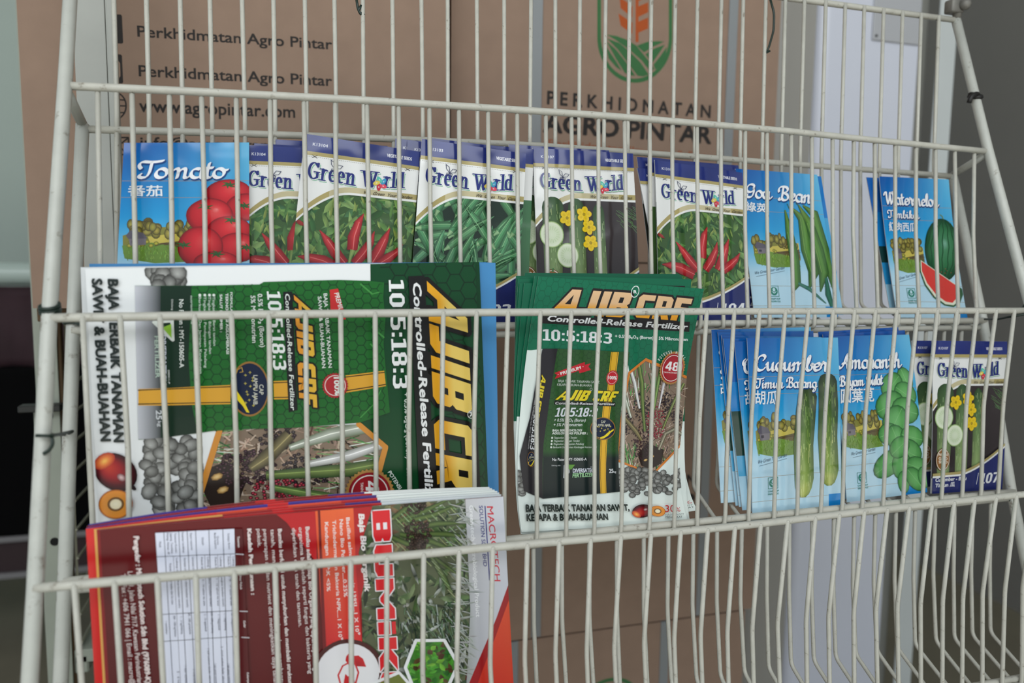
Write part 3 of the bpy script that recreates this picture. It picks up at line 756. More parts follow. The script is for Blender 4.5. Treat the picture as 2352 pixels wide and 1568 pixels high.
# grey upright between the rack and the left carton
UP = mat('light_grey_upright', (158, 160, 154), .5, noise=.1, nscale=14, dirt=((110, 108, 98), 25, .72))
def upright(bm):
    add_box(bm, (-.0605, .198, 0), (-.034, .2005, 2.1), .0006, 1)
    add_box(bm, (-.034, .198, 0), (-.0245, .208, 2.1), .002, 2)
o = plain('steel_upright', [((-.0605, .198, 0), (-.0335, .2005, 2.1), .0006), ((-.0335, .1975, 0), (-.0245, .206, 2.1), .0025)], UP, origin=(-.045, .2, 0))
tag(o, 'light grey flat steel upright covering the left edge of the left carton', 'upright')

# ---------------------------------------------------------------- white cabinet and post faces by the right wall
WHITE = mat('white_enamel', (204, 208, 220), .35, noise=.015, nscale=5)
cab = thing('white_cabinet', 'tall white enamel cabinet with rounded edge, right of the strapped cartons', 'cabinet', (1.0, .5, 0))
def cabinet(bm):
    pts = [(1.127, .42), (1.127, .72)] + [(.935, .72), (.935, .44)] + [(.955 - .02 * math.cos(math.radians(a)), .44 - .02 * math.sin(math.radians(a))) for a in range(10, 91, 10)]
    lo_ = [bm.verts.new((x, y, .03)) for x, y in pts]; hi_ = [bm.verts.new((x, y, 1.62)) for x, y in pts]
    n = len(pts)
    for k in range(n): bm.faces.new((lo_[k], lo_[(k + 1) % n], hi_[(k + 1) % n], hi_[k]))
    bm.faces.new(lo_[::-1]); bm.faces.new(hi_)
    bmesh.ops.recalc_face_normals(bm, faces=bm.faces)
part('body', WHITE, cab, cabinet, origin=(1.0, .5, .03))
def shaded_side(bm):  # shading of the cabinet's rounded edge, put into a separate grey piece
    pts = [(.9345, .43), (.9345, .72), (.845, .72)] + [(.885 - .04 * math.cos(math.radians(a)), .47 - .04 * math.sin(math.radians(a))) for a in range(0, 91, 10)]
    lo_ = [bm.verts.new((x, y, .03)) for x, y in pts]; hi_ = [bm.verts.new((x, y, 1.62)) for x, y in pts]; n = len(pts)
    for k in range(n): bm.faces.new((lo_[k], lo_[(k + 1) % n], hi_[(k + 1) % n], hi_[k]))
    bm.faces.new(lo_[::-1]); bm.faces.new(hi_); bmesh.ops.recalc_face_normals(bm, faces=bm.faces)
part('shaded_side', mat('shaded_enamel', (150, 148, 142), .4, noise=.03, nscale=5), cab, shaded_side, origin=(.9, .5, .03))
for x, y in ((.9, .5), (1.1, .45), (.9, .68), (1.1, .68)): part('foot', BLACK, cab, lambda bm: add_tube(bm, [(x, y, 0.0), (x, y, .032)], .018, 12), origin=(x, y, 0))
a, b = at_y(2002, 92, .4188), at_y(2112, 108, .4188)
part('hinge_plate', mat('pale_grey_plate', (172, 174, 178), .4), cab, lambda bm: add_box(bm, (a[0], .4165, a[2]), (1.126, .4198, a[2] + .085), .001, 1), origin=tuple(a))
r = at_y(2013, 82, .416)
part('rivet', BLACK, cab, lambda bm: add_ball(bm, r, .0022), origin=tuple(r))
o = plain('post_face', [((1.128, .426, 0), (1.150, .448, 2.2), .001)], mat('shaded_post_grey', (128, 128, 122), .55, noise=.08, nscale=12), origin=(1.14, .43, 0))  # darker grey: the post's shaded face put into colour
tag(o, 'darker bar as the shaded face of the post, tight against the white cabinet edge', 'post')
o = plain('post_face', [((1.1455, .398, 0), (1.1815, .401, 2.2), .0006), ((1.179, .4012, 0), (1.1815, .43, 2.2), .0006)], mat('lit_post_grey', (192, 198, 198), .5, noise=.04, nscale=9), origin=(1.16, .4, 0))  # paler grey: the lit face of the same post, put into colour
tag(o, 'pale angle bar as lit face of the post, in front of the darker bar', 'post')

# ---------------------------------------------------------------- dark sofa on the far left
MAROON = mat('maroon_cloth', (74, 50, 58), .7, noise=.25, nscale=6)
sofa = thing('sofa', 'maroon backed black sofa with pale rounded rim, blurred beyond the left post', 'sofa', (-.45, 1.35, 0))
def back_bm(bm):
    rows = 8; cols = 48; g = []
    for j in range(rows + 1):
        z = .66 + .175 * j / rows
        g.append([bm.verts.new((-1.3 + 1.5 * i / cols, 1.2 + .016 * math.sin(i * 1.9 + j * .45) * (1 - .5 * j / rows) + .05 * (j / rows) ** 3, z)) for i in range(cols + 1)])
    for j in range(rows):
        for i in range(cols): bm.faces.new((g[j][i], g[j][i + 1], g[j + 1][i + 1], g[j + 1][i]))
    bmesh.ops.solidify(bm, geom=bm.faces[:], thickness=-.03)
part('backrest', MAROON, sofa, back_bm, smooth=True, origin=(-.4, 1.2, .66))
part('rim', mat('pale_gloss_rim', (176, 192, 186), .2), sofa, lambda bm: add_tube(bm, fillet([(-1.3, 1.27, .70), (-1.3, 1.27, .862), (.2, 1.27, .862), (.2, 1.27, .70)], .06), .026, 12), smooth=True, origin=(-.4, 1.27, .86))
part('base', mat('black_leather', (5, 5, 6), .9, spec=.1), sofa, lambda bm: add_box(bm, (-1.3, 1.19, .29), (.2, 1.5, .665), .01), origin=(-.4, 1.3, .3))
part('plinth', mat('dark_maroon', (44, 26, 30), .6), sofa, lambda bm: add_box(bm, (-1.29, 1.2, .2), (.19, 1.48, .289), .004), origin=(-.4, 1.3, .2))
for z in (.287, .205): part('trim', mat('grey_trim', (120, 118, 120), .5), sofa, lambda bm: add_box(bm, (-1.3, 1.186, z - .006), (.2, 1.199, z + .006), .002), origin=(-.4, 1.19, z))
for x in (-1.2, .1):
    for y in (1.24, 1.44): part('leg', BLACK, sofa, lambda bm: add_tube(bm, [(x, y, 0), (x, y, .2)], .02, 10), origin=(x, y, 0))

# ---------------------------------------------------------------- printed pictures
def lens_leaf(S, c, L, w, ang, col, edge=None):
    x, y = S.mm(c); ca, sa = math.cos(ang), math.sin(ang)
    pts = [(x + ca * L * t - sa * w * k, y + sa * L * t + ca * w * k) for t, k in ((-.5, 0), (-.2, .5), (.1, .48), (.5, 0), (.1, -.48), (-.2, -.5))]
    cols = [edge or col, col, col, edge or col, tuple(v * .8 for v in col), tuple(v * .8 for v in col)]
    S.polymm(pts, cols)

def jit(rg, c, a=14):
    d = rg.uniform(-a, a); return tuple(max(0, min(255, v + d + rg.uniform(-a, a) * .3)) for v in c)

def foliage(S, v0, v1, rg, n=230, pal=((58, 100, 54), (82, 126, 66), (108, 150, 84), (68, 112, 70), (130, 162, 94), (44, 78, 46))):
    z = S.z
    for i in range(n):
        S.z = z + DZ * (i % 70)
        lens_leaf(S, (rg.uniform(-.03, 1.03), rg.uniform(v0, v1)), rg.uniform(8, 20), rg.uniform(2.2, 5.5), rg.uniform(0, 6.3), jit(rg, rg.choice(pal)), jit(rg, rg.choice(pal)))
    S.z = z + DZ * 72
    for i in range(60):
        lens_leaf(S, (rg.uniform(0, 1), rg.uniform(v0, v1)), rg.uniform(7, 13), rg.uniform(1.3, 2.2), rg.uniform(.9, 2.2), jit(rg, (150, 172, 92)), (92, 128, 60))

def star_seal(S, c, r, col, n=28, k=.9):
    x, y = S.mm(c)
    S.polymm([(x + r * (1 if i % 2 else k) * math.cos(math.pi * i / n), y + r * (1 if i % 2 else k) * math.sin(math.pi * i / n)) for i in range(2 * n)], col)

def ring(S, c, r, w, col, n=24):
    x, y = S.mm(c); S.pen([(x + r * math.cos(2 * math.pi * i / n), y + r * math.sin(2 * math.pi * i / n)) for i in range(n + 1)], w, w, 0, col)

def flower(S, c, r, rot=0):
    x, y = S.mm(c)
    for k in range(5):
        a = rot + k * 2 * math.pi / 5
        S.blob(S.uv((x + r * .55 * math.cos(a), y + r * .55 * math.sin(a))), r * .5, r * .42, math.degrees(a), [(0, (214, 178, 30)), (.7, (236, 204, 44)), (1, (216, 178, 30))], 12)
    S.blob(c, r * .2, r * .2, 0, [(0, (190, 160, 40)), (1, (150, 130, 40))], 10)

NAVY, GOLD, PAPER = (40, 52, 118), (172, 158, 104), (232, 233, 232)
def butterfly(S, P):
    for q in ([(0, 0), (-.45, .5), (-.55, 1.1), (-.1, .8), (0, 0)], [(0, 0), (.4, .55), (1.0, .5), (.7, .1), (0, 0)], [(0, 0), (-.4, -.05), (-.35, -.45), (0, 0)], [(0, 0), (.35, -.1), (.3, -.5), (0, 0)]):
        S.pen([P(*a) for a in q], .5, .35, 0, (40, 50, 90))

def green_world(S, kind, code, num, refs, lines=('', ''), seed=1, full=True):
    rg = random.Random(seed)
    S.box(0, 0, 1, 1, PAPER)
    us = [i / 24 for i in range(25)]
    # white field with its sweeping lower edge and the gold line
    def white_field():
        def low(u): return .296 if u > .44 else .296 + .165 * ((.44 - u) / .44) ** 1.9
        for i in range(24):
            a, b = us[i], us[i + 1]
            S.poly([(a, .1), (b, .1), (b, low(b)), (a, low(a))], PAPER, up=(i == 0))
            S.poly([(a, low(a) - .044), (b, low(b) - .044), (b, low(b) - .013), (a, low(a) - .013)], GOLD if a < .22 or a > .8 else (196, 186, 150), up=False, z=S.z + DZ)
        S.up(2)
    if kind == 'chili':
        S.grad(0, .26, 1, .9, lambda a, b: (60, 90, 50)); foliage(S, .27, .9, rg)
        k = refs['chili']
        for path, w in (([(265, 1120), (345, 1235), (440, 1370), (545, 1500)], 1.0), ([(760, 935), (700, 1040), (645, 1200), (630, 1345)], 1.1), ([(880, 1135), (840, 1250), (760, 1380), (655, 1500)], 1.05),
                        ([(1055, 1100), (995, 1225), (930, 1360), (845, 1500)], 1.15), ([(1200, 1280), (1125, 1370), (1030, 1440), (915, 1510)], 1.0), ([(20, 1415), (150, 1430), (290, 1470), (480, 1560)], 1.2)):
            pp = [k(*p) for p in path]; cc = [(188, 52, 56), (206, 64, 66), (200, 56, 60), (178, 40, 46)]
            S.taper(pp, [.6, 5.6 * w, 8.4 * w, 7.4 * w], cc, [(130, 26, 34)] * 4)
            mp = [S.mm(p) for p in pp]
            S.pen([(a[0] + .6, a[1] + .4) for a in mp[1:]], .7, .5, 0, (226, 120, 118))
        S.taper([k(640, 1345), k(612, 1420), k(590, 1520)], [4.4, 2.6, 1.8], (150, 176, 104), (104, 134, 70))
        for q in ([(560, 1560), (600, 1700)], [(640, 1550), (620, 1700)], [(780, 1540), (720, 1700)]): S.taper([k(*a) for a in q], [2.4, 1.6], (120, 150, 80), (76, 110, 54))
        lens_leaf(S, k(50, 1040), 9, 3, -.5, (170, 60, 56), (120, 40, 40))
    elif kind == 'okra':
        S.box(0, .26, 1, .9, (26, 44, 34)); z = S.z
        for i in range(95):
            S.z = z + DZ * 4 * (i % 24)
            x, y, a, L = rg.uniform(-4, S.W + 4), S.H * rg.uniform(.1, .76), rg.choice([rg.uniform(.4, 1.2), rg.uniform(-1.5, -.9), rg.uniform(0, 3.1)]), rg.uniform(28, 48)
            ca, sa = math.cos(a), math.sin(a); P = [(x + ca * L * t, y + sa * L * t + 1.5 * math.sin(t * 3)) for t in (0, .1, .3, .6, .85, 1)]
            c1 = jit(rg, (88, 150, 104), 12); d = tuple(v * .55 for v in c1)
            S.taper(P, [4.4, 6.8, 7.8, 6.6, 3.6, .3], c1, d, mm=True)
            for o, cc in ((1.3, (132, 180, 132)), (-1.4, (64, 116, 78))): S.pen([(p[0] - sa * o * w, p[1] + ca * o * w) for p, w in zip(P[1:-1], (1, 1, .85, .5))], .55, .4, 0, cc)
            S.taper([(x - ca * 3.6, y - sa * 3.6), (x - ca * .6, y - sa * .6), (x + ca * 1.6, y + sa * 1.6)], [1.6, 3.0, 4.6], (150, 186, 142), (96, 138, 92), mm=True)
        S.z = z + DZ * 100
    else:
        S.grad(0, .26, 1, .9, lambda a, b: tuple(v + 14 * a * (1 - b) for v in (50, 44, 46)))
        white_field()
        k = refs['cucumber']
        for (x0, x1, w0, w1, y0, ye, dark) in ((340, 360, 265, 170, 645, 2120, 0), (600, 660, 200, 190, 665, 2160, .2), (850, 910, 140, 170, 725, 2100, .1)):
            pp, ws, cs, es = [], [], [], []
            for t in (0, .004, .012, .028, .05, .085, .2, .35, .5, .65, .8, .92, 1):
                y = y0 + (ye - y0) * t; w = (w0 + (w1 - w0) * t) * math.sqrt(max(.03, 1 - (1 - min(1, t / .085)) ** 2)) * (1 if t < .9 else .75)
                pp.append(k(x0 + (x1 - x0) * t, y)); ws.append(w / 4.9 * 92 / 240)
                c0, c1 = (60, 90, 58), (146, 170, 112); c = tuple(a + (b - a) * min(1, t * 1.5) for a, b in zip(c0, c1)); cs.append(c); es.append(tuple(v * .76 for v in c))
            S.taper(pp, ws, cs, es); z = S.z
            for i in range(60):
                t = rg.uniform(.04, .95); y = y0 + (ye - y0) * t; w = (w0 + (w1 - w0) * t) * .42
                a = S.mm(k(x0 + (x1 - x0) * t + rg.uniform(-w, w), y)); l = rg.uniform(1.5, 6)
                S.z = z; S.pen([a, (a[0] + rg.uniform(-.3, .3), a[1] - l)], .45, .35, 0, jit(rg, (150, 172, 120), 20))
        for i in range(26):
            a = S.mm(k(rg.uniform(1050, 1260), rg.uniform(730, 980))); S.pen([a, (a[0] + rg.uniform(6, 14), a[1] - rg.uniform(3, 9))], .5, .4, 0, jit(rg, (92, 122, 84), 14))
        for c, r in (((330, 1070), 14), ((510, 1305), 13)):
            S.blob(k(*c), r * .8, r * .84, 0, [(0, (214, 224, 200)), (.55, (206, 220, 190)), (.86, (222, 230, 208)), (.93, (176, 200, 142)), (1, (96, 130, 74))], 28)
            cx, cy = S.mm(k(*c))
            for i in range(18): a = i * .349; S.pen([(cx + r * .3 * math.cos(a), cy + r * .3 * math.sin(a)), (cx + r * .52 * math.cos(a), cy + r * .52 * math.sin(a))], .5, .3, 0, (190, 208, 168))
        for c, r in (((500, 885), 8), ((690, 845), 8), ((745, 990), 7.4), ((765, 1165), 8)): flower(S, k(*c), r * .88, c[0])
        k2 = refs['bottom']
        S.blob(k2(1475, 1085), 8.8, 11.4, 0, [(0, (160, 112, 62)), (.86, (140, 92, 46)), (.87, (226, 218, 200)), (.93, (226, 218, 200)), (.94, (110, 74, 40)), (1, (110, 74, 40))], 24)
        S.taper([k2(1478, 1030), k2(1482, 1010)], [2, 1], (70, 120, 70))
        for t, y in (('NON', 1062), ('GMO', 1085), ('SEED', 1106)): S.text(t, k2(1450, y), k2(1502, y + 1), k2(1450, y - 17), (232, 222, 204), .03)
    if kind != 'cucumber': white_field()
    S.up(2)
    S.grad(0, 0, 1, .088, lambda a, b: tuple(v + 8 * math.sin(a * 7 + b) for v in NAVY), 8, 1)
    S.box(0, .088, 1, .108, GOLD)
    S.text(code, (.075, .056), (.2, .056), (.075, .04), (214, 216, 226), .02)
    S.text('VEGETABLE SEEDS', (.71, .058), (.93, .058), (.71, .04), (226, 226, 232), .03)
    z = S.z
    for i in range(60): S.z = z; S.pen([(S.W * (.02 + .016 * i), S.H * .885), (S.W * (.026 + .016 * i), S.H * .885)], .35, .35, 0, (120, 116, 100))
    for u in (.1, .9):
        x, y = u * S.W, S.H * .887
        S.pen([(x - 1.8, y + 1), (x + 2, y - 1)], .5, .4, 0, (40, 38, 38)); S.pen([(x - 1.8, y - 1), (x + 2, y + 1)], .5, .4, 0, (40, 38, 38))
    # the name
    for off, col, w, t in (((.009, .007), (120, 186, 150), .17, .085), ((.005, .004), (236, 238, 238), .15, .07), ((0, 0), (34, 46, 120), .165, .075)):
        a, b = off
        S.strokes(ROMAN, 'Green', (.055 + a, .232 + b), (.465 + a, .243 + b), (.055 + a, .141 + b), col, w, t, 0)
        S.strokes(ROMAN, 'W', (.505 + a, .243 + b), (.655 + a, .24 + b), (.505 + a, .153 + b), col, w, t, 0)
        S.strokes(ROMAN, 'rld', (.70 + a, .236 + b), (.885 + a, .224 + b), (.70 + a, .143 + b), col, w, t, 0)
    fx, fy = S.mm((.672, .214))
    for i, c in enumerate(((196, 40, 60), (220, 70, 90), (60, 150, 190), (90, 190, 170), (222, 200, 90))):
        aa = -1.9 + i * 1.2566; S.blob(S.uv((fx + 3.1 * math.cos(aa), fy + 3.1 * math.sin(aa))), 3.0, 1.7, math.degrees(aa) + 25, [(0, (240, 240, 240)), (.35, c), (1, c)], 10)
    bx, by = S.mm((.275, .166)); butterfly(S, lambda a, b: (bx + 6.2 * a, by + 6.2 * b))
    S.text('We  Green  Your  Garden', (.53, .281), (.955, .281), (.545, .262), (60, 54, 44), .008)
    # navy foot with its gold sweep
    bot = lambda u: .885 - .17 * max(0, (u - .35) / .65) ** 1.6 + .012 * (1 - u)
    for i in range(24):
        a, b = us[i], us[i + 1]
        S.poly([(a, bot(a) - .03), (b, bot(b) - .03), (b, bot(b) - .012), (a, bot(a) - .012)], GOLD, up=(i == 0))
        S.poly([(a, bot(a) - .012), (b, bot(b) - .012), (b, bot(b)), (a, bot(a))], PAPER, up=False)
        S.poly([(a, bot(a)), (b, bot(b)), (b, 1), (a, 1)], (38, 46, 104), up=False)
    S.block(num, (.66, .955), (.93, .95), (.68, .885), (226, 228, 232), hole=(38, 46, 104))
    S.pen([S.mm((.62, .955)), S.mm((.64, .88))], .6, .5, 0, (226, 228, 232))
    if lines[0]:
        S.text(lines[0], (.04, .921), (.47, .921), (.045, .897), (226, 228, 232), .03); S.text(lines[1], (.04, .958), (.31, .958), (.045, .934), (226, 228, 232), .03)

# ---- blue packets
def vignette(S, rg, u0, v0, u1, v1):
    P = lambda a, b: (u0 + (u1 - u0) * a, v0 + (v1 - v0) * b)
    for q, c in (([(-.02, .4), (.3, .22), (.7, .2), (1.02, .32), (1.02, .78), (0, .8)], (128, 126, 58)), ([(.3, .42), (1.02, .28), (1.02, .6), (.35, .66)], (196, 180, 84)),
                 ([(.35, .58), (1.02, .46), (1.02, .72), (.4, .76)], (98, 88, 52)), ([(-.02, .62), (.35, .55), (.9, .7), (1.0, .96), (.4, 1.0), (.02, .9)], (106, 140, 58))):
        S.poly([P(*a) for a in q], c)
    for i in range(30):
        a, b = rg.uniform(.0, .98), rg.uniform(.1, .38)
        S.blob(P(a, b), rg.uniform(2.2, 3.8), rg.uniform(3, 4.8), 0, [(0, jit(rg, (170, 158, 74))), (.6, jit(rg, (126, 118, 52))), (1, (62, 54, 34))], 10)
    for i in range(16):
        S.blob(P(rg.uniform(0, .5), rg.uniform(.5, .62)), 1.8, 1.6, 0, [(0, (200, 190, 70)), (1, (92, 96, 40))], 8)
    for i in range(5): S.pen([S.mm(P(.4 + .12 * i, .62 - .02 * i)), S.mm(P(.55 + .12 * i, .55))], .6, .5, 0, (84, 62, 44))
    z = S.z
    for i in range(110):
        a, b = rg.uniform(.04, .96), rg.uniform(.66, .95); x, y = S.mm(P(a, b)); S.z = z + DZ * (i % 3)
        S.pen([(x, y), (x + rg.uniform(-1, 1), y + rg.uniform(1, 2.4))], .5, .35, 0, jit(rg, (120, 156, 62), 26))
    for q, c in (([(.02, .4), (.08, .28), (.24, .34), (.3, .46), (.06, .48)], (92, 88, 100)), ([(.06, .47), (.28, .46), (.28, .6), (.08, .62)], (116, 110, 118)), ([(.1, .5), (.16, .5), (.16, .56), (.1, .56)], (60, 56, 66))):
        S.poly([P(*a) for a in q], c)

def tomato(S, c, rx, ry, rot=0, cal=(0, .75)):
    S.blob(c, rx, ry, rot, [(0, (232, 128, 126)), (.16, (220, 70, 72)), (.45, (206, 42, 52)), (.82, (178, 26, 38)), (1, (118, 14, 26))], 28, off=(rx * .3, ry * .35))
    x, y = S.mm(c); x += rx * cal[0]; y += ry * cal[1]
    for k in range(6):
        a = k * 1.05 + rx; S.taper([(x, y), (x + 2.6 * math.cos(a), y + 1.4 * math.sin(a)), (x + 6 * math.cos(a + .3), y + 3 * math.sin(a + .3))], [1.8, 1.4, .3], (62, 110, 56), (32, 66, 34), mm=True)

def blue_packet(S, title, sub, cjk, kind, k, L, seed=1, full=True):
    """k: crop-to-uv of the reference front; L = layout numbers in uv"""
    rg = random.Random(seed)
    A, B_, Cc, D = (12, 84, 164), (104, 186, 226), (20, 142, 206), (182, 216, 234)
    def sky(a, b):
        top = tuple(p + (q - p) * a ** 1.4 for p, q in zip(A, B_)); mid = tuple(p + (q - p) * a * .55 for p, q in zip(Cc, B_))
        if b < .4: t = b / .4; return tuple(p + (q - p) * t for p, q in zip(top, mid))
        t = min(1, (b - .4) / .30); return tuple(p + (q - p) * t for p, q in zip(mid, D))
    S.grad(0, 0, 1, 1, sky, 10, 22)
    for v in L['lines']: S.pen([S.mm((0, v)), S.mm((1, v))], .35, .35, 0, (158, 138, 112))
    for u0, v0, v1 in L.get('corner', [(.86, .925, 1)]): S.box(u0, v0, 1, v1, (20, 132, 206))
    vignette(S, rg, *L['vig'])
    S.text('We Green Your Garden', L['tag'][0], L['tag'][1], (L['tag'][0][0] + .01, L['tag'][0][1] - .022), (70, 92, 112))
    S.pen([S.mm((L['tag'][0][0] + .02, L['tag'][0][1] + .012)), S.mm((L['tag'][1][0], L['tag'][1][1] + .012))], .4, .3, 0, (80, 100, 118))
    # round grower's mark
    x, y = S.mm(L['mark'])
    g = (46, 128, 112)
    S.pen([(x - 5, y - 5), (x + 5, y - 5), (x + 5, y + 5), (x - 5, y + 5), (x - 5, y - 5)], .5, .5, 0, g); S.blob(L['mark'], 4, 4, 0, [(0, g), (1, g)], 18)
    S.blob(S.uv((x, y + 1.4)), 1.5, 1.8, 0, [(0, (190, 220, 230)), (1, (190, 220, 230))], 10); S.poly([S.uv(q) for q in ((x - 3, y + .2), (x - .2, y - 2.6), (x - .2, y - 1.2))], (190, 220, 230)); S.poly([S.uv(q) for q in ((x + 3, y + .2), (x + .2, y - 2.6), (x + .2, y - 1.2))], (190, 220, 230))
    for i, t in enumerate(('CHIAP HUP', 'KNOWN-YOU')): S.text(t, S.uv((x - 5.4, y - 8.2 - 2.5 * i)), S.uv((x + 5.8, y - 8.2 - 2.5 * i)), S.uv((x - 5.4, y - 6.5 - 2.5 * i)), g, .02)
    if kind == 'tomato':
        for c, rx, ry, cal in (((1288, 1085), 118, 72, (0, .6)), ((1385, 1165), 105, 72, (-.1, .1)), ((1180, 1212), 118, 92, (-.2, .5)), ((1290, 1292), 112, 72, (.1, .7)), ((1335, 1392), 105, 78, (.45, 0)), ((1128, 1388), 112, 108, (-.75, .1)), ((1220, 1478), 115, 62, (0, .75))):
            tomato(S, k(*c), rx / 2.45 * .35, ry / 2.45 * .35, 0, cal)
    elif kind == 'goa':
        for path, w in (([(480, 440), (520, 640), (570, 900), (585, 1100), (560, 1170)], 8.5), ([(640, 400), (740, 470), (800, 700), (880, 950), (925, 1190)], 10), ([(540, 420), (640, 520), (680, 800), (740, 1000), (700, 1150)], 11), ([(600, 395), (700, 560), (780, 800), (830, 1000), (800, 1175)], 10)):
            pp = [k(*a) for a in path]; w *= 1.3; S.taper(pp, [1.6, w * .8, w, w * .9, 1.4], [(112, 142, 66), (104, 150, 70), (96, 146, 68), (92, 140, 64), (70, 110, 56)], [(44, 82, 40)] * 5)
            mp = [S.mm(a) for a in pp]; S.pen([(a[0] + w * .22, a[1]) for a in mp[1:-1]], .6, .5, 0, (60, 104, 50)); S.pen([(a[0] - w * .2, a[1]) for a in mp[1:-1]], .5, .4, 0, (134, 172, 92))
        for q in ([(520, 430), (500, 385)], [(600, 400), (580, 380)], [(560, 1165), (550, 1230)]): S.pen([S.mm(k(*a)) for a in q], .9, .7, 0, (70, 100, 60))
        S.taper([k(600, 1100), k(700, 1150), k(850, 1280)], [3, 4, 1], (70, 130, 110), (40, 90, 80)); S.taper([k(850, 1050), k(870, 1200), k(905, 1310)], [3, 7, 4], (60, 118, 96), (36, 84, 72))
    elif kind == 'watermelon':
        c = k(800, 760); S.blob(c, 22.5, 33, -12, [(0, (120, 170, 150)), (.2, (70, 130, 92)), (.6, (50, 112, 72)), (.85, (32, 84, 54)), (1, (18, 50, 34))], 32, off=(3, 8))
        cx, cy = S.mm(c)
        for i in range(-3, 4):
            S.pen([(cx + 22 * math.sin(i * .36) * math.sin(t) + 6.5 * math.cos(t) * .9 + .8 * math.sin(9 * t + i), cy + 31 * math.cos(t)) for t in np.linspace(.25, 2.9, 14)], 1.3, .9, 0, (26, 72, 44))
        S.pen([S.mm(k(*a)) for a in [(805, 480), (800, 460), (780, 445)]], 1.2, 1, 0, (110, 140, 90))
        arcp = lambda r: [k(600 + 40 + (a[0] - 640) * 1, a[1]) for a in r]
        rind = [(600, 850), (598, 960), (640, 1080), (720, 1190), (820, 1260), (900, 1275), (960, 1235), (985, 1160), (975, 1110)]
        S.poly([k(*a) for a in rind], (54, 96, 66)); S.poly([k(*a) for a in [(602, 850), (604, 950), (650, 1070), (730, 1180), (825, 1248), (900, 1258), (940, 1220), (950, 1150), (940, 1085)]], (222, 226, 206))
        S.poly([k(*a) for a in [(610, 862), (614, 950), (660, 1058), (740, 1160), (830, 1226), (890, 1236), (920, 1200), (925, 1140), (915, 1075)]], (214, 66, 60))
        for i in range(14): S.pen([S.mm(k(rg.uniform(640, 880), rg.uniform(930, 1180)))] * 2, .8, .8, 0, (190, 48, 48))
    elif kind == 'cucumber':
        for path, w in (([(665, 655), (655, 800), (640, 1000), (645, 1200), (640, 1310)], 21), ([(785, 570), (790, 760), (785, 950), (795, 1150), (795, 1240)], 21)):
            S.taper([k(path[0][0] + (b[0] - path[0][0]), b[1]) for b in [(path[0][0], path[0][1])]] + [k(path[0][0], path[0][1] + 14), k(path[0][0], path[0][1] + 45)] + [k(*a) for a in path[1:-1]] + [k(path[-1][0], path[-1][1] - 55), k(path[-1][0], path[-1][1] - 16), k(*path[-1])],
                    [w * .36, w * .72, w * .95, w, w, w * .97, w * .84, w * .56, w * .24], [(54, 72, 40), (58, 76, 42), (66, 88, 48), (74, 102, 52), (112, 140, 70), (158, 180, 96), (186, 196, 110), (186, 194, 108), (170, 178, 96)], [(24, 40, 22), (26, 42, 24), (30, 48, 26), (36, 60, 30), (58, 86, 42), (86, 116, 52), (120, 142, 66), (116, 134, 62), (110, 126, 60)])
            z = S.z
            for i in range(90):
                t = rg.uniform(.05, .93); y = path[0][1] + (path[-1][1] - path[0][1]) * t; x = np.interp(y, [p[1] for p in path], [p[0] for p in path]) + rg.uniform(-42, 42)
                a = S.mm(k(x, y)); S.z = z + DZ * (i % 3); S.pen([a, (a[0], a[1] - rg.uniform(2, 8))], .4, .3, 0, jit(rg, (130, 158, 84) if t < .5 else (200, 210, 136), 18))
    elif kind == 'amaranth':
        for path in ([(1230, 620), (1200, 760), (1240, 900), (1230, 1100), (1240, 1200)],): S.pen([S.mm(k(*a)) for a in path], 2, 1.6, 0, (110, 150, 90))
        for (x, y, L_, w, a) in ((1250, 600, 15, 10, 1.2), (1170, 640, 18, 14, 2.4), (1250, 690, 17, 14, .6), (1160, 760, 22, 17, 2.8), (1250, 790, 20, 16, .3), (1190, 860, 22, 17, 2.2), (1150, 930, 15, 13, 2.9), (1200, 960, 18, 14, 1.2), (1290, 950, 17, 14, .3), (1270, 1040, 20, 16, .5),
                                 (1150, 1110, 24, 14, -.5), (1230, 1120, 18, 14, 1.6), (1320, 1130, 17, 13, .4), (1240, 1220, 14, 8, 1.5), (1310, 1200, 18, 11, .9), (1365, 1190, 14, 9, 1.3), (1215, 1010, 16, 12, -.6)):
            q = k(x, y); L_ *= 1.75; w *= 1.8
            S.blob(q, L_ * .46, w * .46, math.degrees(-a), [(0, (112, 178, 108)), (.5, (98, 166, 94)), (.85, (76, 142, 76)), (1, (36, 84, 46))], 16)
            cx, cy = S.mm(q); S.pen([(cx - math.cos(-a) * L_ * .4, cy - math.sin(-a) * L_ * .4), (cx + math.cos(-a) * L_ * .4, cy + math.sin(-a) * L_ * .4)], .35, .3, 0, (140, 196, 130))
    for off, col, wt in ((.006, (10, 60, 128), 1.25), (0, (238, 240, 244), 1)):
        for (txt, p0, p1, pt, w) in L['script']:
            S.strokes(SCRIPT, txt, (p0[0] + off, p0[1] + off), (p1[0] + off, p1[1] + off), (pt[0] + off, pt[1] + off), col, w * wt * 1.2, .08 * wt, 38)
    if cjk: S.text(cjk, *L['cjk'], (226, 232, 238), .022)

def front_only(S, bands):
    for v0, v1, c in bands: S.box(0, v0, 1, v1, c)

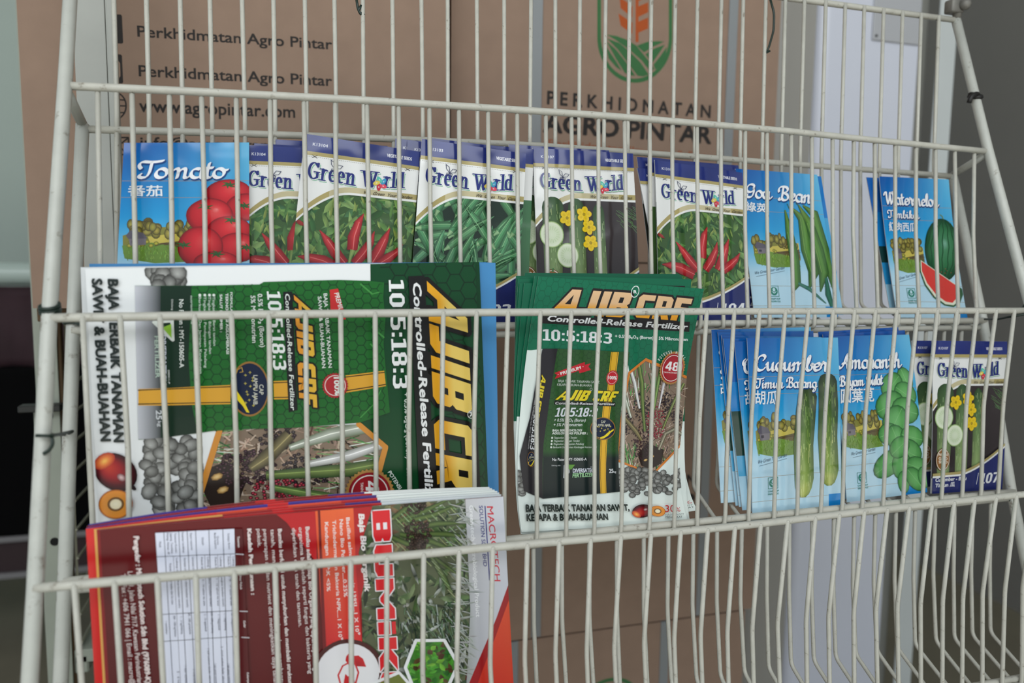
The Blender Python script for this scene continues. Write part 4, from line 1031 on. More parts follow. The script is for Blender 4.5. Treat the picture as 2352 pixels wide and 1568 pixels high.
# ---- fertilizer leaflets
HEXG, HEXL = (22, 82, 52), (16, 58, 38)
def hexes(S, region, r, col, w, off=(0, 0)):
    S.clipto(region); z = S.z + DZ
    q = [S.mm(p) for p in region]; x0, x1 = min(p[0] for p in q), max(p[0] for p in q); y0, y1 = min(p[1] for p in q), max(p[1] for p in q)
    nx, ny = int((x1 - x0) / (1.5 * r)) + 2, int((y1 - y0) / (1.732 * r)) + 2
    for i in range(nx):
        for j in range(ny):
            cx, cy = x0 + 1.5 * r * i, y0 + 1.732 * r * (j + .5 * (i % 2))
            v = [(cx + r * math.cos(math.pi / 3 * k), cy + r * math.sin(math.pi / 3 * k)) for k in range(4)]
            for a, b in zip(v, v[1:]):
                dx, dy = b[0] - a[0], b[1] - a[1]; l = math.hypot(dx, dy); ox, oy = -dy / l * w / 2, dx / l * w / 2
                S.z = z + DZ * .2 * (i % 3); S.polymm([(a[0] + ox, a[1] + oy), (b[0] + ox, b[1] + oy), (b[0] - ox, b[1] - oy), (a[0] - ox, a[1] - oy)], col, up=False)
    S.z = z + DZ; S.clipto(None)

def palm(S, f, region, sc, seed=5, fw=1.0):
    """oil palm crown: fibre, fruit bunches, fronds; f maps the upright unit square to u, v"""
    rg = random.Random(seed); S.clipto(region)
    S.poly([f(-.1, -.1), f(1.1, -.1), f(1.1, 1.2), f(-.1, 1.2)], (128, 110, 94))
    z = S.z; pal = ((186, 162, 142), (138, 112, 92), (92, 72, 58), (204, 184, 168), (62, 48, 40), (156, 132, 116))
    for i in range(620):
        a, b = rg.random(), rg.uniform(.2, 1); t = rg.uniform(0, 6.3); l = rg.uniform(.05, .16); S.z = z + DZ * .5 * (i % 60)
        l *= .8
        p = S.mm(f(a, b)); q = S.mm(f(a + l * math.cos(t), b + l * math.sin(t) * .8)); S.pen([p, q], sc * rg.uniform(.5, 1.3), sc * .5, 0, jit(rg, rg.choice(pal)))
    S.z = z + DZ * 31; z = S.z
    for i in range(150):
        a = rg.choice([rg.uniform(-.05, .3), rg.uniform(.2, .95)]); b = rg.choice([rg.uniform(-.05, .3), rg.uniform(.72, .98)]); S.z = z + DZ * .5 * (i % 50)
        p = S.mm(f(a, b)); q = S.mm(f(a + rg.uniform(-.05, .05), b + rg.uniform(.03, .12))); S.pen([p, q], sc * 1.1, sc * .5, 0, jit(rg, rg.choice(((84, 150, 78), (58, 122, 62), (128, 176, 110), (210, 216, 206), (44, 92, 50)))))
    S.z = z + DZ * 26
    S.poly([f(.3, .82), f(.45, .72), f(.7, .78), f(.66, .9), f(.5, .95), f(.36, .92)], (46, 36, 32))
    for c, r, col, n in (((.37, .41), .13, (50, 42, 46), 75), ((.74, .4), .12, (50, 42, 46), 70), ((.13, .55), .1, (52, 44, 46), 55), ((.36, .72), .15, (58, 40, 46), 100), ((.57, .55), .15, (138, 48, 60), 120), ((.9, .5), .08, (60, 46, 50), 40)):
        z = S.z
        for i in range(int(n * 1.5)):
            a, d = rg.uniform(0, 6.3), r * math.sqrt(rg.random()); S.z = z + DZ * .5 * (i % 12)
            S.blob(f(c[0] + d * math.cos(a), c[1] + d * math.sin(a)), sc * 1.25, sc * 1.0, 0, [(0, jit(rg, tuple(v * 1.9 for v in col), 20)), (.5, jit(rg, col, 10)), (1, (28, 18, 20))], 6)
        S.z = z + DZ * 8
    for path, ws, c, e in (([(.30, -.05), (.37, .2), (.41, .62)], [5, 6.5, 4], (116, 134, 74), (52, 76, 44)), ([(.02, .05), (.1, .3), (.2, .5)], [6, 6, 3], (186, 190, 180), (104, 118, 92)), ([(.66, .05), (.58, .3), (.5, .6)], [5, 5, 3], (120, 146, 82), (58, 86, 48)),
                           ([(1.0, .2), (.85, .36), (.68, .6)], [5, 5, 3], (126, 136, 84), (62, 72, 44)), ([(.1, .5), (.28, .62), (.36, .7)], [6, 7, 4], (130, 120, 84), (64, 58, 44)), ([(.62, .78), (.72, .64), (.86, .6), (1.0, .66)], [4, 6, 6, 4], (150, 146, 126), (84, 78, 62)), ([(.16, .0), (.26, .2), (.33, .42)], [4, 5, 3], (214, 214, 214), (140, 142, 136)), ([(.8, .0), (.7, .2), (.62, .42)], [4, 5, 2], (208, 204, 208), (136, 130, 130))):
        S.taper([f(*p) for p in path], [w * fw for w in ws], c, e); mp = [S.mm(f(*p)) for p in path]; S.pen([(q[0] + fw * .7, q[1] + fw * .4) for q in mp], fw * .5, fw * .4, 0, tuple(min(255, v * 1.35) for v in c))
    for c in ((.42, .87), (.52, .84), (.38, .97), (.5, .97)): S.blob(f(*c), sc * 3.4, sc * 2, 20, [(0, (232, 206, 150)), (.5, (214, 176, 110)), (1, (120, 86, 48))], 7)
    S.clipto(None)

def pellets(S, pts, r, seed=2):
    rg = random.Random(seed); z = S.z
    for i, p in enumerate(pts):
        g = rg.uniform(108, 142); S.z = z + DZ * .8 * (i % 90)
        S.blob(p, r * rg.uniform(.8, 1.15), r * rg.uniform(.75, 1.0), rg.uniform(0, 180), [(0, (g + 34, g + 35, g + 32)), (.5, (g + 4, g + 5, g + 2)), (.85, (g * .72, g * .72, g * .7)), (1, (58, 58, 56))], 9, off=(-r * .2, r * .25))
    S.z = z + DZ * 74

def palm_fruit(S, c, rx, ry, rot, stem):
    S.blob(c, rx, ry, rot, [(0, (196, 60, 40)), (.4, (158, 30, 36)), (.75, (84, 18, 28)), (1, (30, 14, 18))], 24, off=(-rx * .45, -ry * .1))
    x, y = S.mm(c); a = math.radians(rot)
    S.blob(S.uv((x - math.cos(a) * rx * .7, y - math.sin(a) * rx * .7)), rx * .34, ry * .62, rot, [(0, (244, 190, 90)), (.5, (224, 120, 60)), (1, (170, 44, 38))], 14)
    S.blob(S.uv((x + math.cos(a) * rx * .35, y + math.sin(a) * rx * .35)), rx * .22, ry * .2, rot, [(0, (226, 196, 196)), (1, (110, 50, 56))], 10)
    S.pen([S.mm(q) for q in stem], rx * .16, rx * .12, 0, (36, 26, 30))

def cut_fruit(S, c, r):
    S.blob(c, r, r, 0, [(0, (240, 232, 204)), (.3, (232, 220, 186)), (.38, (120, 84, 48)), (.46, (96, 64, 36)), (.5, (214, 140, 56)), (.88, (226, 142, 52)), (1, (140, 62, 30))], 28)

def emblem(S, T, rx, ry, rot=0):
    """navy oval with a lamp; T maps (-1..1, -1..1) to u, v, upright picture"""
    c = T(0, 0)
    el = lambda k, n=32: [T(k * math.cos(2 * math.pi * i / n), k * math.sin(2 * math.pi * i / n)) for i in range(n)]
    S.poly(el(1.0), (150, 108, 52)); S.poly(el(.93), (18, 30, 58))
    rg = random.Random(3)
    for i in range(13):
        a, b = -.6 + .1 * i, .1 + .35 * math.sin(i * 1.9) * .7 - .12
        x, y = S.mm(T(a, b)); d = rx * .06
        S.pen([(x - d, y), (x + d, y)], .3, .3, 0, (222, 206, 90)); S.pen([(x, y - d), (x, y + d)], .3, .3, 0, (222, 206, 90))
    S.poly([T(*p) for p in [(-.25, .78), (.1, .62), (.45, .28), (.72, .1), (.86, .0), (.84, .16), (.62, .34), (.4, .62), (.05, .86), (-.2, .9)]], (228, 204, 40))
    S.pen([S.mm(T(*p)) for p in [(-.3, .8), (-.7, .62), (-.78, .4), (-.62, .34), (-.6, .5)]], .5, .4, 0, (196, 160, 70))
    S.text('CAP', T(-.16, -.5), T(.2, -.5), T(-.16, -.72), (214, 214, 200), .01); S.text('LAMPU AJAIB', T(-.5, -.2), T(.56, -.2), T(-.5, -.42), (214, 214, 200), .01)

def ajib_portrait(S, ref, detail=True):
    c1, c2 = ref.crop(1180, 620, 4.611), ref.crop(1180, 920, 4.9)
    S.box(0, 0, 1, 1, (224, 234, 230))
    G = (20, 106, 76)
    gp = [(0, 0), (1, 0), c1(1862, 1160), c1(1225, 1085), c1(1190, 870), c1(290, 835), c1(185, 850), (0, c1(185, 850)[1])]
    S.poly(gp, G)
    hexes(S, [(0, 0), (1, 0), (1, .3), (0, .2)], 3.4, (18, 92, 66), .5)
    S.block('AJIB', c1(372, 462), c1(1190, 505), c1(462, 196), (224, 156, 44), (34, 30, 30), .1, (226, 186, 142), (34, 30, 30))
    S.block('CRF', c1(1262, 500), c1(1820, 545), c1(1335, 256), (224, 156, 44), (34, 30, 30), .1, (226, 186, 142), (34, 30, 30))
    S.poly([c1(305, 480), c1(1865, 550), c1(1858, 655), c1(300, 565)], (34, 30, 30))
    S.text('Controlled-Release Fertilizer', c1(352, 540), c1(1830, 630), c1(372, 480), (226, 228, 230), .03)
    ring(S, c1(1285, 230), 3.4, .6, (222, 228, 226)); S.text('R', c1(1270, 246), c1(1302, 248), c1(1270, 214), (222, 228, 226), .04)
    S.block('10:5:18:3', c1(303, 745), c1(1042, 782), c1(305, 625), (224, 228, 232), hole=G)
    S.text('+ 0.5% B₂O₃ (Boron) + 5% Mikronutrien', c1(1072, 716), c1(1840, 752), c1(1072, 682), (214, 224, 222), .03)
    # the palm picture in its orange frame
    reg = [c1(1220, 1088), c1(1395, 948), c1(1860, 1150), c2(1872, 500), c2(1560, 828), c2(1160, 668)]
    f = lambda a, b: S_px(ref, 1418 + 152 * a, 828 + 262 * b)
    palm(S, f, reg, .62, 5, .62)
    S.pen([S.mm(q) for q in reg + [reg[0]]], 2.0, 2.0, 0, (206, 122, 50))
    rg = random.Random(8)
    pts = [c2(x, y) for x, y in [(rg.uniform(1170, 1960), rg.uniform(770, 860)) for i in range(40)] + [(rg.uniform(1170, 1900), rg.uniform(850, 950)) for i in range(46)] + [(rg.uniform(1180, 1720), rg.uniform(940, 1010)) for i in range(26)] + [(1330, 1060), (1500, 1045), (1740, 1035), (1810, 990), (1620, 1010), (1380, 1030), (1940, 850), (1900, 910)]]
    pts = [p for p in pts if not inside(p, [c2(1560, 815), c2(1180, 660), c2(1870, 480)])]
    pellets(S, pts, 3.6)
    pellets(S, [c2(rg.uniform(30, 100), rg.uniform(800, 1060)) for i in range(22)], 3.2, 5)
    # the bag
    side = [c1(300, 832), c1(460, 832), c1(350, 1560), c2(330, 480), c2(322, 1100), c2(110, 1012), c2(60, 620), c1(165, 1560)]
    S.poly(side, (44, 42, 46))
    fr = [c1(460, 832), c1(1220, 868), c1(1165, 1400), c2(1205, 60), c2(1170, 560), c2(1185, 1020), c2(322, 1100), c2(330, 480), c1(350, 1560)]
    S.poly(fr, (46, 84, 44))
    hexes(S, [c1(460, 832), c1(1220, 868), c2(1170, 560), c2(330, 560)], 2.4, (38, 70, 40), .4)
    for a, b, m in ((560, 640, 0), (640, 1110, 1)):
        S.poly([c2(328, a), c2(1172, a), c2(1185 if m else 1172, 1020 if m else b), c2(322, 1100 if m else b)], [(46, 84, 44), (46, 84, 44), (30, 42, 40), (30, 42, 40)] if not m else [(30, 42, 40), (30, 42, 40), (26, 36, 38), (26, 36, 38)])
    st = [(c1(1024, 868), c1(1106, 868)), (c1(985, 1260), c1(1060, 1260)), (c2(1000, 40), c2(1088, 50)), (c2(968, 480), c2(1042, 480)), (c2(970, 1040), c2(1036, 1034))]
    for (a, b), (d, e) in zip(st, st[1:]):
        S.poly([a, b, e, d], (220, 170, 44))
        for k in (.14, .86):
            w = lambda p, q: (p[0] + (q[0] - p[0]) * k, p[1] + (q[1] - p[1]) * k); S.pen([S.mm(w(a, b)), S.mm(w(d, e))], .35, .35, 0, (40, 36, 26))
    S.poly([c1(*q) for q in [(425, 1088), (745, 973), (747, 1003), (808, 988), (783, 1022), (812, 1056), (690, 1092), (680, 1065), (428, 1152), (452, 1110)]], (192, 40, 52))
    S.text('· PREMIUM ·', c1(465, 1120), c1(735, 1036), c1(455, 1090), (228, 226, 224), .03)
    S.text('BAJA TERBAIK TANAMAN SAWIT,', c1(465, 1185), c1(905, 1200), c1(467, 1158), (206, 214, 206)); S.text('KELAPA & BUAH-BUAHAN', c1(453, 1224), c1(815, 1234), c1(456, 1198), (206, 214, 206))
    star_seal(S, c1(1035, 1140), 5.6, (190, 40, 52)); ring(S, c1(1035, 1140), 4.3, .3, (226, 200, 196)); S.text('100%', c1(995, 1154), c1(1080, 1158), c1(995, 1118), (228, 226, 224), .04)
    S.block('AJIB', c1(432, 1372), c1(768, 1385), c1(492, 1262), (226, 206, 44), (30, 30, 28), .05, hole=(30, 40, 30)); S.block('CRF', c1(818, 1385), c1(1060, 1392), c1(868, 1275), (226, 206, 44), (30, 30, 28), .05, hole=(30, 40, 30))
    ring(S, c1(812, 1262), 1.0, .25, (210, 214, 210))
    S.poly([c1(425, 1385), c1(1070, 1400), c1(1066, 1442), c1(420, 1424)], (30, 30, 30)); S.text('Controlled-Release Fertilizer', c1(432, 1420), c1(1062, 1430), c1(436, 1394), (220, 222, 224), .02)
    S.block('10:5:18:3', c2(452, 178), c2(925, 178), c2(478, 76), (214, 218, 226), hole=(46, 84, 44))
    S.text('+ 0.5% B₂O₃ (Boron)', c2(445, 232), c2(798, 234), c2(452, 198), (206, 214, 210), .02); S.text('+ 5% Mikronutrien', c2(438, 284), c2(760, 284), c2(446, 250), (206, 214, 210), .02)
    S.text('BAJA BERTEKNOLOGI', c2(428, 344), c2(756, 342), c2(432, 318), (214, 220, 214), .035); S.text('AGGLOMERASI POLIMER :', c2(424, 376), c2(822, 376), c2(428, 350), (214, 220, 214), .035)
    for y, x1, t in ((426, 700, 'Tingkatkan Berat Tandan'), (460, 730, 'Tingkatkan Bilangan Tandan'), (495, 778, 'Tingkatkan Pendapatan Peladang'), (530, 925, 'Berkualiti Dan Jaminan Kandungan Nutrien 100%')):
        S.text(t, c2(440 - (y - 426) * .07, y), c2(x1, y - 2), c2(446 - (y - 426) * .07, y - 22), (196, 208, 198), .015); S.blob(c2(424 - (y - 426) * .1, y - 10), .9, .9, 0, [(0, (206, 214, 206)), (1, (206, 214, 206))], 8)
    emblem(S, lambda a, b: c2(993 + 142 * a + 10 * b * 0, 312 + 128 * b), 9, 8)
    S.text('No Paten : MY-150605-A', c2(425, 672), c2(810, 668), c2(425, 642), (222, 224, 226), .02); S.text('Dikilang oleh :', c2(418, 732), c2(525, 730), c2(418, 716), (200, 204, 206))
    S.pen([S.mm(c2(*q)) for q in [(560, 720), (605, 712), (610, 800), (575, 862), (555, 860), (560, 720)]], 1.2, 1.0, 0, (206, 210, 214)); S.poly([c2(575, 712), c2(680, 714), c2(640, 768), c2(612, 770)], (96, 150, 60))
    S.text('DIVERSATECH', c2(655, 805), c2(918, 798), c2(655, 760), (206, 210, 222), .04); S.text('FERTILIZER', c2(652, 858), c2(884, 848), c2(654, 815), (150, 196, 150), .04); S.text('040411-P', c2(850, 748), c2(918, 746), c2(850, 734), (196, 200, 204))
    S.text('25', c2(1062, 808), c2(1106, 808), c2(1062, 762), (214, 218, 222), .03); S.text('kg', c2(1110, 806), c2(1140, 806), c2(1110, 784), (214, 218, 222), .02)
    # spine lettering, reading downward
    S.block('AJIB CRF', c1(290, 1105), c1(210, 1560), c1(338, 1120), (222, 200, 44), (30, 30, 28), .05, hole=(44, 42, 46))
    S.text('Controlled-Release Fertilizer', c1(243, 1185), c1(185, 1540), c1(262, 1188), (190, 190, 190))
    S.block('10:5:18:3', c2(218, 152), c2(172, 545), c2(275, 160), (214, 216, 220), hole=(44, 42, 46)); S.text('+ 0.5% B₂O₃ (Boron) + 5% Mikronutrien', c2(192, 155), c2(150, 540), c2(206, 157), (180, 180, 182))
    emblem(S, lambda a, b: c2(188 + 46 * a, 655 + 84 * b), 3, 5)
    # seal with the yield figure
    star_seal(S, c1(1665, 1040), 12.2, (168, 120, 66), 36, .92); S.blob(c1(1665, 1040), 10.4, 10.4, 0, [(0, (178, 40, 50)), (1, (150, 28, 40))], 30); ring(S, c1(1665, 1040), 9.2, .5, (228, 220, 214), 30)
    S.block('48', c1(1585, 1058), c1(1728, 1072), c1(1602, 965), (232, 230, 230), hole=(178, 40, 50)); S.text('TAN/HA/TAHUN', c1(1572, 1088), c1(1715, 1096), c1(1572, 1072), (226, 214, 212), .02)
    tx = 'POTENSI HASIL'
    for i, ch in enumerate(tx):
        if ch == ' ': continue
        a = math.radians(148 - 9.2 * i); g = lambda r, d=0: c1(1665 + r * 150 * math.cos(a + d), 1040 - r * 160 * math.sin(a + d))
        S.text(ch, g(1.0, .045), g(1.0, -.045 if ch != 'I' else .0), g(1.19, .045), (214, 224, 220), .02)
    S.text('BAJA TERBAIK TANAMAN SAWIT,', c2(128, 1240), c2(1285, 1228), c2(126, 1160), (28, 40, 38), .05); S.text('KELAPA & BUAH-BUAHAN', c2(138, 1342), c2(1048, 1330), c2(134, 1266), (28, 40, 38), .05)
    palm_fruit(S, c2(1432, 1235), 10, 8.2, 32, [c2(1505, 1180), c2(1518, 1130), c2(1530, 1150)]); cut_fruit(S, c2(1602, 1236), 7.2)
    S.text('30', c2(1688, 1246), c2(1795, 1242), c2(1688, 1165), (190, 52, 58), .005); S.text('%', c2(1806, 1240), c2(1858, 1238), c2(1806, 1192), (190, 52, 58), .005)
    S.text('HASIL SAWIT', c2(1690, 1284), c2(1900, 1278), c2(1690, 1260), (120, 130, 134)); S.text('MENINGKAT', c2(1692, 1314), c2(1880, 1308), c2(1692, 1290), (70, 80, 84), .01)

def S_px(ref, x, y): return ref.px(x, y)
def inside(p, q):
    r = False
    for a, b in zip(q, q[1:] + [q[0]]):
        if (a[1] > p[1]) != (b[1] > p[1]) and p[0] < a[0] + (p[1] - a[1]) / (b[1] - a[1]) * (b[0] - a[0]): r = not r
    return r

def ajib_poster(S):
    c4, c5 = S.crop(0, 560, 2.45), S.crop(560, 560, 2.613)
    S.box(0, 0, 1, 1, (232, 235, 236))
    grn = [c5(760, 100), (1, 0), (1, 1), c5(845, 1620), c5(790, 1330), c5(850, 1220), c5(700, 1085), c5(760, 240)]
    grn[0] = (c5(760, 140)[0], 0)
    S.poly(grn, (10, 66, 34)); hexes(S, [grn[0], (1, 0), (1, 1), c5(880, 1620), c5(860, 1100), c5(820, 240)], 7.2, (8, 44, 24), 1.0)
    # palm picture in the orange frame; the poster lies on its side, its top to the right
    reg = [c5(690, 1082), c5(850, 1218), c5(720, 1700), c5(-210, 1700), c4(1100, 1460), c4(1220, 1050)]
    palm(S, lambda a, b: S.px(890 - 450 * b, 968 + 300 * a), reg, 1.3, 6, 1.55)
    S.pen([S.mm(q) for q in reg[:3]], 4.2, 4.2, 0, (206, 138, 56)); S.pen([S.mm(q) for q in (c4(1235, 1050), c4(1110, 1460))], 4.2, 4.2, 0, (206, 138, 56))
    rg = random.Random(4)
    pellets(S, [c4(rg.uniform(840, 1100), rg.uniform(1090, 1500)) for i in range(75)] + [c4(820, 1240), c4(855, 1280), c4(840, 1390), c4(850, 1120), c4(1000, 190), c4(960, 200), c4(880, 200), c4(920, 170), c4(1010, 160)] + [c4(rg.uniform(850, 1010), rg.uniform(150, 240)) for i in range(16)], 5.6, 9)
    # the bag
    bag = [c4(760, 235), c4(1080, 235), c4(1460, 228), c5(120, 228), c5(330, 222), c5(570, 216), c5(760, 222), c5(842, 232), c5(836, 320), c5(850, 450), c5(838, 600), c5(856, 800), c5(876, 1010), c5(700, 1070), c5(330, 1100), c5(0, 1110), c4(1200, 1050), c4(1100, 1065), c4(780, 1100)]
    S.poly(bag, (28, 98, 38))
    S.poly([c4(905, 236), c4(1080, 236), c4(1062, 640), c4(1080, 900), c4(1112, 1062), c4(905, 1090)], (18, 44, 30))
    S.poly([c4(760, 236), c4(905, 236), c4(905, 1090), c4(780, 1098)], [(196, 198, 206), (60, 66, 66), (60, 66, 66), (190, 192, 200)])  # pale fade at the bag's end: a reflection put into the colour
    hexes(S, [c4(1075, 240), c5(570, 220), c5(830, 240), c5(850, 1030), c5(330, 1095), c4(1105, 1060), c4(1062, 640)], 4.0, (16, 62, 28), .65)
    for q in ([c4(780, 815), c4(905, 812), c4(905, 908), c4(780, 908)], [c4(905, 812), c4(1295, 792), c4(1298, 900), c4(905, 908)], [c5(178, 822), c5(280, 818), c5(280, 930), c5(182, 932)], [c5(610, 788), c5(842, 760), c5(852, 852), c5(612, 892)]):
        S.poly(q, (216, 160, 52))
    for q in ([c4(780, 822), c4(1295, 802)], [c4(780, 900), c4(1295, 890)], [c5(180, 832), c5(280, 828)], [c5(182, 920), c5(280, 918)], [c5(610, 798), c5(842, 770)], [c5(612, 880), c5(850, 842)]): S.pen([S.mm(p) for p in q], .8, .8, 0, (52, 44, 24))
    for q in ([(700, 240), (770, 300), (810, 290)], [(800, 420), (770, 500), (840, 560)], [(760, 600), (800, 640), (780, 700)], [(820, 880), (780, 960), (700, 1040)]): S.pen([S.mm(c5(*p)) for p in q], 1.2, .8, 30, (66, 140, 66))
    emblem(S, lambda a, b: c4(1405 - 152 * b * .72, 815 + 155 * a), 14, 18)
    R = lambda t, a, b, top, col, bold=.02: S.text(t, a, b, top, col, bold)
    W_ = (222, 228, 222)
    R('FORMULASI', c4(1296, 272), c4(1296, 395), c4(1310, 272), W_); R('TEKNOLOGI AGLOMERASI', c4(1270, 278), c4(1275, 618), c4(1285, 278), W_, .03); R('SALUT POLIMER :', c4(1238, 284), c4(1240, 495), c4(1252, 284), W_, .03)
    for x, y1, t in ((1200, 572, 'Tingkatkan Berat tandan'), (1176, 618, 'Tingkatkan Bilangan tandan'), (1150, 696, 'Tingkatkan Pendapatan Peladang'), (1122, 728, 'Berkualiti Dan Jaminan Kandungan')): R(t, c4(x - 3, 296), c4(x + 2, y1), c4(x + 12, 296), (190, 208, 192)); S.blob(c4(x + 4, 288), 1, 1, 0, [(0, W_), (1, W_)], 8)
    R('nutrient 100%', c4(1073, 292), c4(1076, 450), c4(1086, 292), (190, 208, 192)); R('No Paten : MY-150605-A', c4(1010, 312), c4(1012, 695), c4(1036, 312), W_, .02); R('Dikilang oleh :', c4(966, 312), c4(968, 420), c4(976, 312), (190, 196, 190))
    S.pen([S.mm(c4(*p)) for p in [(868, 440), (970, 434), (974, 540), (868, 440)]], 2.4, 2.0, 0, (206, 212, 206)); S.poly([c4(*p) for p in [(915, 470), (966, 450), (968, 530)]], (140, 190, 60))
    R('DIVERSATECH', c4(916, 512), c4(920, 790), c4(936, 512), (196, 202, 214), .03); R('FERTILIZER', c4(872, 518), c4(878, 752), c4(896, 518), (170, 190, 176), .03); R('040411-P', c4(946, 708), c4(948, 785), c4(957, 708), (190, 196, 190)); R('25', c4(880, 935), c4(882, 985), c4(912, 935), (196, 200, 204), .03); R('kg', c4(890, 995), c4(892, 1025), c4(910, 995), (196, 200, 204))
    S.block('10:5:18:3', c5(138, 282), c5(178, 758), c5(218, 284), (228, 232, 230), hole=(28, 98, 38)); R('0.5% B₂O₃ (Boron)', c5(84, 300), c5(100, 618), c5(112, 300), W_); R('5% Mikronutrien', c5(42, 310), c5(52, 592), c5(70, 310), W_)
    S.poly([c5(236, 288), c5(290, 286), c5(322, 995), c5(270, 1008)], (22, 22, 24)); R('Controlled-Release Fertilizer', c5(248, 298), c5(282, 994), c5(276, 302), W_)
    S.block('AJIB', c5(300, 306), c5(326, 662), c5(400, 330), (222, 150, 48), (24, 22, 20), .1, (222, 176, 60), (24, 22, 20)); S.block('CRF', c5(322, 706), c5(335, 968), c5(428, 720), (222, 150, 48), (24, 22, 20), .1, (222, 176, 60), (24, 22, 20))
    S.poly([c5(*p) for p in [(515, 275), (565, 268), (612, 452), (572, 455), (520, 400)]], (196, 46, 46)); R('PREMIUM', c5(542, 296), c5(580, 430), c5(570, 292), W_)
    R('BAJA TERBAIK TANAMAN', c5(478, 298), c5(508, 742), c5(500, 296), W_); R('SAWIT & BUAH-BUAHAN', c5(444, 316), c5(470, 744), c5(466, 314), W_)
    star_seal(S, c5(548, 848), 9.6, (168, 40, 46)); ring(S, c5(548, 848), 7.4, .6, (226, 206, 200)); R('100%', c5(540, 800), c5(548, 905), c5(572, 800), W_, .04)
    # title side
    S.block('10:5:18:3', c5(868, 214), c5(895, 872), c5(958, 214), (232, 234, 234), hole=(10, 66, 34)); R('+ 0.5% B₂O₃ (Boron) + 5% Mikronutrien', c5(960, 892), c5(985, 1640), c5(990, 890), (206, 216, 208))
    S.poly([c5(985, 195), c5(1082, 190), c5(1150, 1700), c5(1060, 1700)], (20, 20, 20)); R('Controlled-Release Fertilizer', c5(1012, 232), c5(1095, 1600), c5(1062, 240), (228, 230, 230), .03)
    S.block('AJIB', c5(1096, 222), c5(1136, 962), c5(1330, 305), (222, 160, 36), (20, 18, 16), .1, (226, 196, 100), (20, 18, 16)); S.block('CRF', c5(1136, 1040), c5(1170, 1640), c5(1375, 1090), (222, 160, 36), (20, 18, 16), .1, (226, 196, 100), (20, 18, 16))
    ring(S, c5(1362, 1022), 2.8, .5, (220, 224, 220)); R('R', c5(1352, 1008), c5(1354, 1036), c5(1376, 1008), (220, 224, 220), .03)
    star_seal(S, c5(755, 1490), 18.5, (172, 128, 70), 36, .92); S.blob(c5(755, 1490), 15.6, 15.6, 0, [(0, (168, 36, 46)), (1, (140, 26, 36))], 30); ring(S, c5(755, 1490), 13.2, .9, (228, 220, 214), 30)
    S.block('48', c5(728, 1415), c5(735, 1560), c5(808, 1420), (232, 230, 230), hole=(168, 36, 46)); R('TAN/HA/TAHUN', c5(700, 1428), c5(704, 1560), c5(716, 1428), (226, 214, 212)); R('POTENSI', c5(862, 1368), c5(928, 1470), c5(882, 1356), (214, 224, 216))
    R('BAJA TERBAIK TANAMAN', c4(612, 200), c4(645, 1110), c4(668, 202), (36, 44, 42), .045); R('SAWIT & BUAH-BUAHAN', c4(522, 198), c4(572, 1106), c4(578, 198), (36, 44, 42), .045)
    palm_fruit(S, c4(655, 1280), 15, 12, -52, [c4(735, 1360), c4(760, 1376), c4(752, 1362)]); cut_fruit(S, c4(655, 1460), 10.6)

